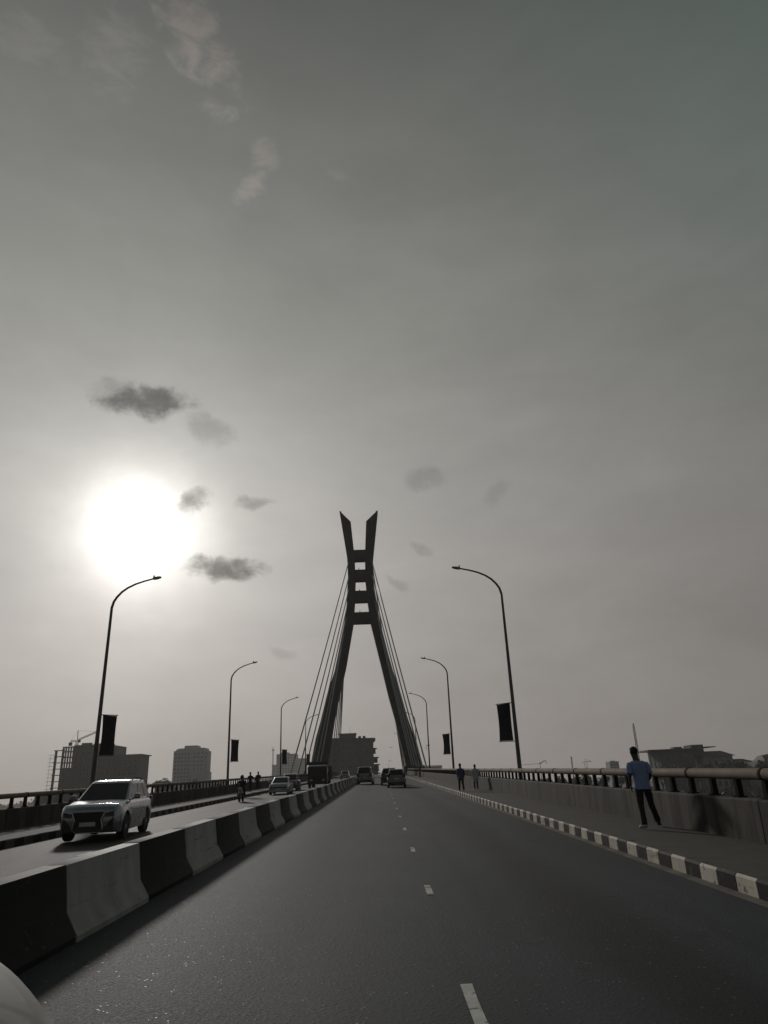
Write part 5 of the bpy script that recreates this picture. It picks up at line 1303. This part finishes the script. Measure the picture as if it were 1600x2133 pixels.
for i, (x, y, top, r) in enumerate(TL):
    tree(x, y, top, r, i + 1, ORD[i] + ' dark tree from the left behind the left parapet, past the unfinished block', gL)
# mangrove scrub that covers the banks, nobody could count it
mb = MB(); rnd = random.Random(11)
for i in range(22000):
    if i % 2:
        x = rnd.uniform(62, 420); y = rnd.uniform(262, 620)
        if x < 66 + (y - 300) * 0.06: continue
    else:
        y = rnd.uniform(395, 600); x = rnd.uniform(-430, -70)
        if x > -125 + (y - 395) * 0.2: continue
    z = GZ + rnd.uniform(0, 6.0) * (0.75 + 0.25 * math.sin(x * 0.13) * math.sin(y * 0.11)); s_ = rnd.uniform(0.8, 2.2); a = rnd.uniform(0, PI); t_ = rnd.uniform(-0.7, 0.7)
    mb.add([(x - s_ * math.cos(a), y - s_ * math.sin(a), z), (x + t_ * math.sin(a), y - t_ * math.cos(a), z - s_ * 0.7), (x + s_ * math.cos(a), y + s_ * math.sin(a), z + 0.2), (x - t_ * math.sin(a), y + t_ * math.cos(a), z + s_ * 0.8)], [(0, 1, 2, 3)])
tag(mb.obj('undergrowth', M['leaf']), kind='stuff')
# palm
p = thing('palm_tree', 'ragged palm standing above the low roofs at the right edge', 'palm tree', (218.5, 418, GZ))
mb = MB(); mb.tube([(0, 0, 0), (0.4, 0, 8), (0.2, 0, 19.0)], [0.4, 0.3, 0.2], 7); mb.obj('trunk', M['bark'], p, True)
for k in range(13):
    a = 2 * PI * k / 13 + random.uniform(-0.2, 0.2); up = random.uniform(-0.2, 1.0)
    mb = MB(); rings = []
    for j in range(7):
        s = j / 6; r = 3.6 * s; z = 19.0 + up * 2.6 * s - 3.0 * s * s; wd = 0.55 * math.sin(PI * min(1, s * 0.9 + 0.1)) + 0.05
        cx, cy = 0.2 + math.cos(a) * r, math.sin(a) * r
        rings.append([(cx - math.sin(a) * wd, cy + math.cos(a) * wd, z - 0.25 * wd), (cx, cy, z + 0.05), (cx + math.sin(a) * wd, cy - math.cos(a) * wd, z - 0.25 * wd)])
    mb.loft(rings, close=False, caps=False); mb.obj('frond', M['leaf'], p)
# far wood along the horizon, one mass
mb = MB(); rnd = random.Random(5)
for i in range(9000):
    x = rnd.uniform(-1550, 1550); y = 1680 + rnd.uniform(0, 60)
    if abs(x) > 1400: y = rnd.uniform(600, 1700)
    z = GZ + abs(rnd.gauss(0, 1)) * 7 * (0.7 + 0.3 * math.sin(x * 0.013) * math.sin(x * 0.031))
    s = rnd.uniform(2.0, 5.0); a = rnd.uniform(0, PI)
    mb.add([(x - s * math.cos(a), y - s * math.sin(a), z), (x, y, z - s * 0.8), (x + s * math.cos(a), y + s * math.sin(a), z), (x, y, z + s * 0.8)], [(0, 1, 2, 3)])
tag(mb.obj('far_wood', M['leaf']), kind='stuff')
# birds
for (x, y, z, k) in ((2.3, 160, 9.8, 0), (1.9, 158, 7.0, 1)):
    b = thing('bird', ['small dark bird in the gap between flats and right tower leg, upper', 'small dark bird in the gap between flats and right tower leg, lower'][k], 'bird', (x, y, z), 0.4, 'two birds between the tower legs')
    mb = MB(); mb.tube([(0, -0.28, 0), (0, -0.1, 0.02), (0, 0.12, 0.02), (0, 0.26, 0.04), (0, 0.32, 0.04)], [0.02, 0.06, 0.07, 0.04, 0.01], 8); mb.obj('body', M['bird'], b, True)
    for s in (1, -1):
        mb = MB(); mb.loft([[(0, 0.10, 0.03), (0, -0.08, 0.03), (0, -0.08, 0.05), (0, 0.10, 0.05)], [(s * 0.3, 0.1, 0.14), (s * 0.3, -0.06, 0.14), (s * 0.3, -0.06, 0.15), (s * 0.3, 0.1, 0.15)], [(s * 0.62, -0.06, 0.08), (s * 0.62, -0.1, 0.08), (s * 0.62, -0.1, 0.085), (s * 0.62, -0.06, 0.085)]]); mb.obj('wing', M['bird'], b)

# ------------------------------------------------------------------ haze: the hot-season air
mb = MB(); mb.box(-1600, 1600, -45, 1800, WZ - 1.6, 96)
hz = mb.obj('haze', bpy.data.materials.new('haze_air'))
hm = hz.data.materials[0]; hm.use_nodes = True; nt = hm.node_tree; nt.nodes.clear()
pv = nt.nodes.new('ShaderNodeVolumePrincipled'); pv.inputs['Color'].default_value = (0.93, 0.92, 0.90, 1)
pv.inputs['Density'].default_value = 0.0002; pv.inputs['Anisotropy'].default_value = 0.3
ou = nt.nodes.new('ShaderNodeOutputMaterial'); nt.links.new(pv.outputs[0], ou.inputs['Volume'])
tag(hz, kind='stuff')
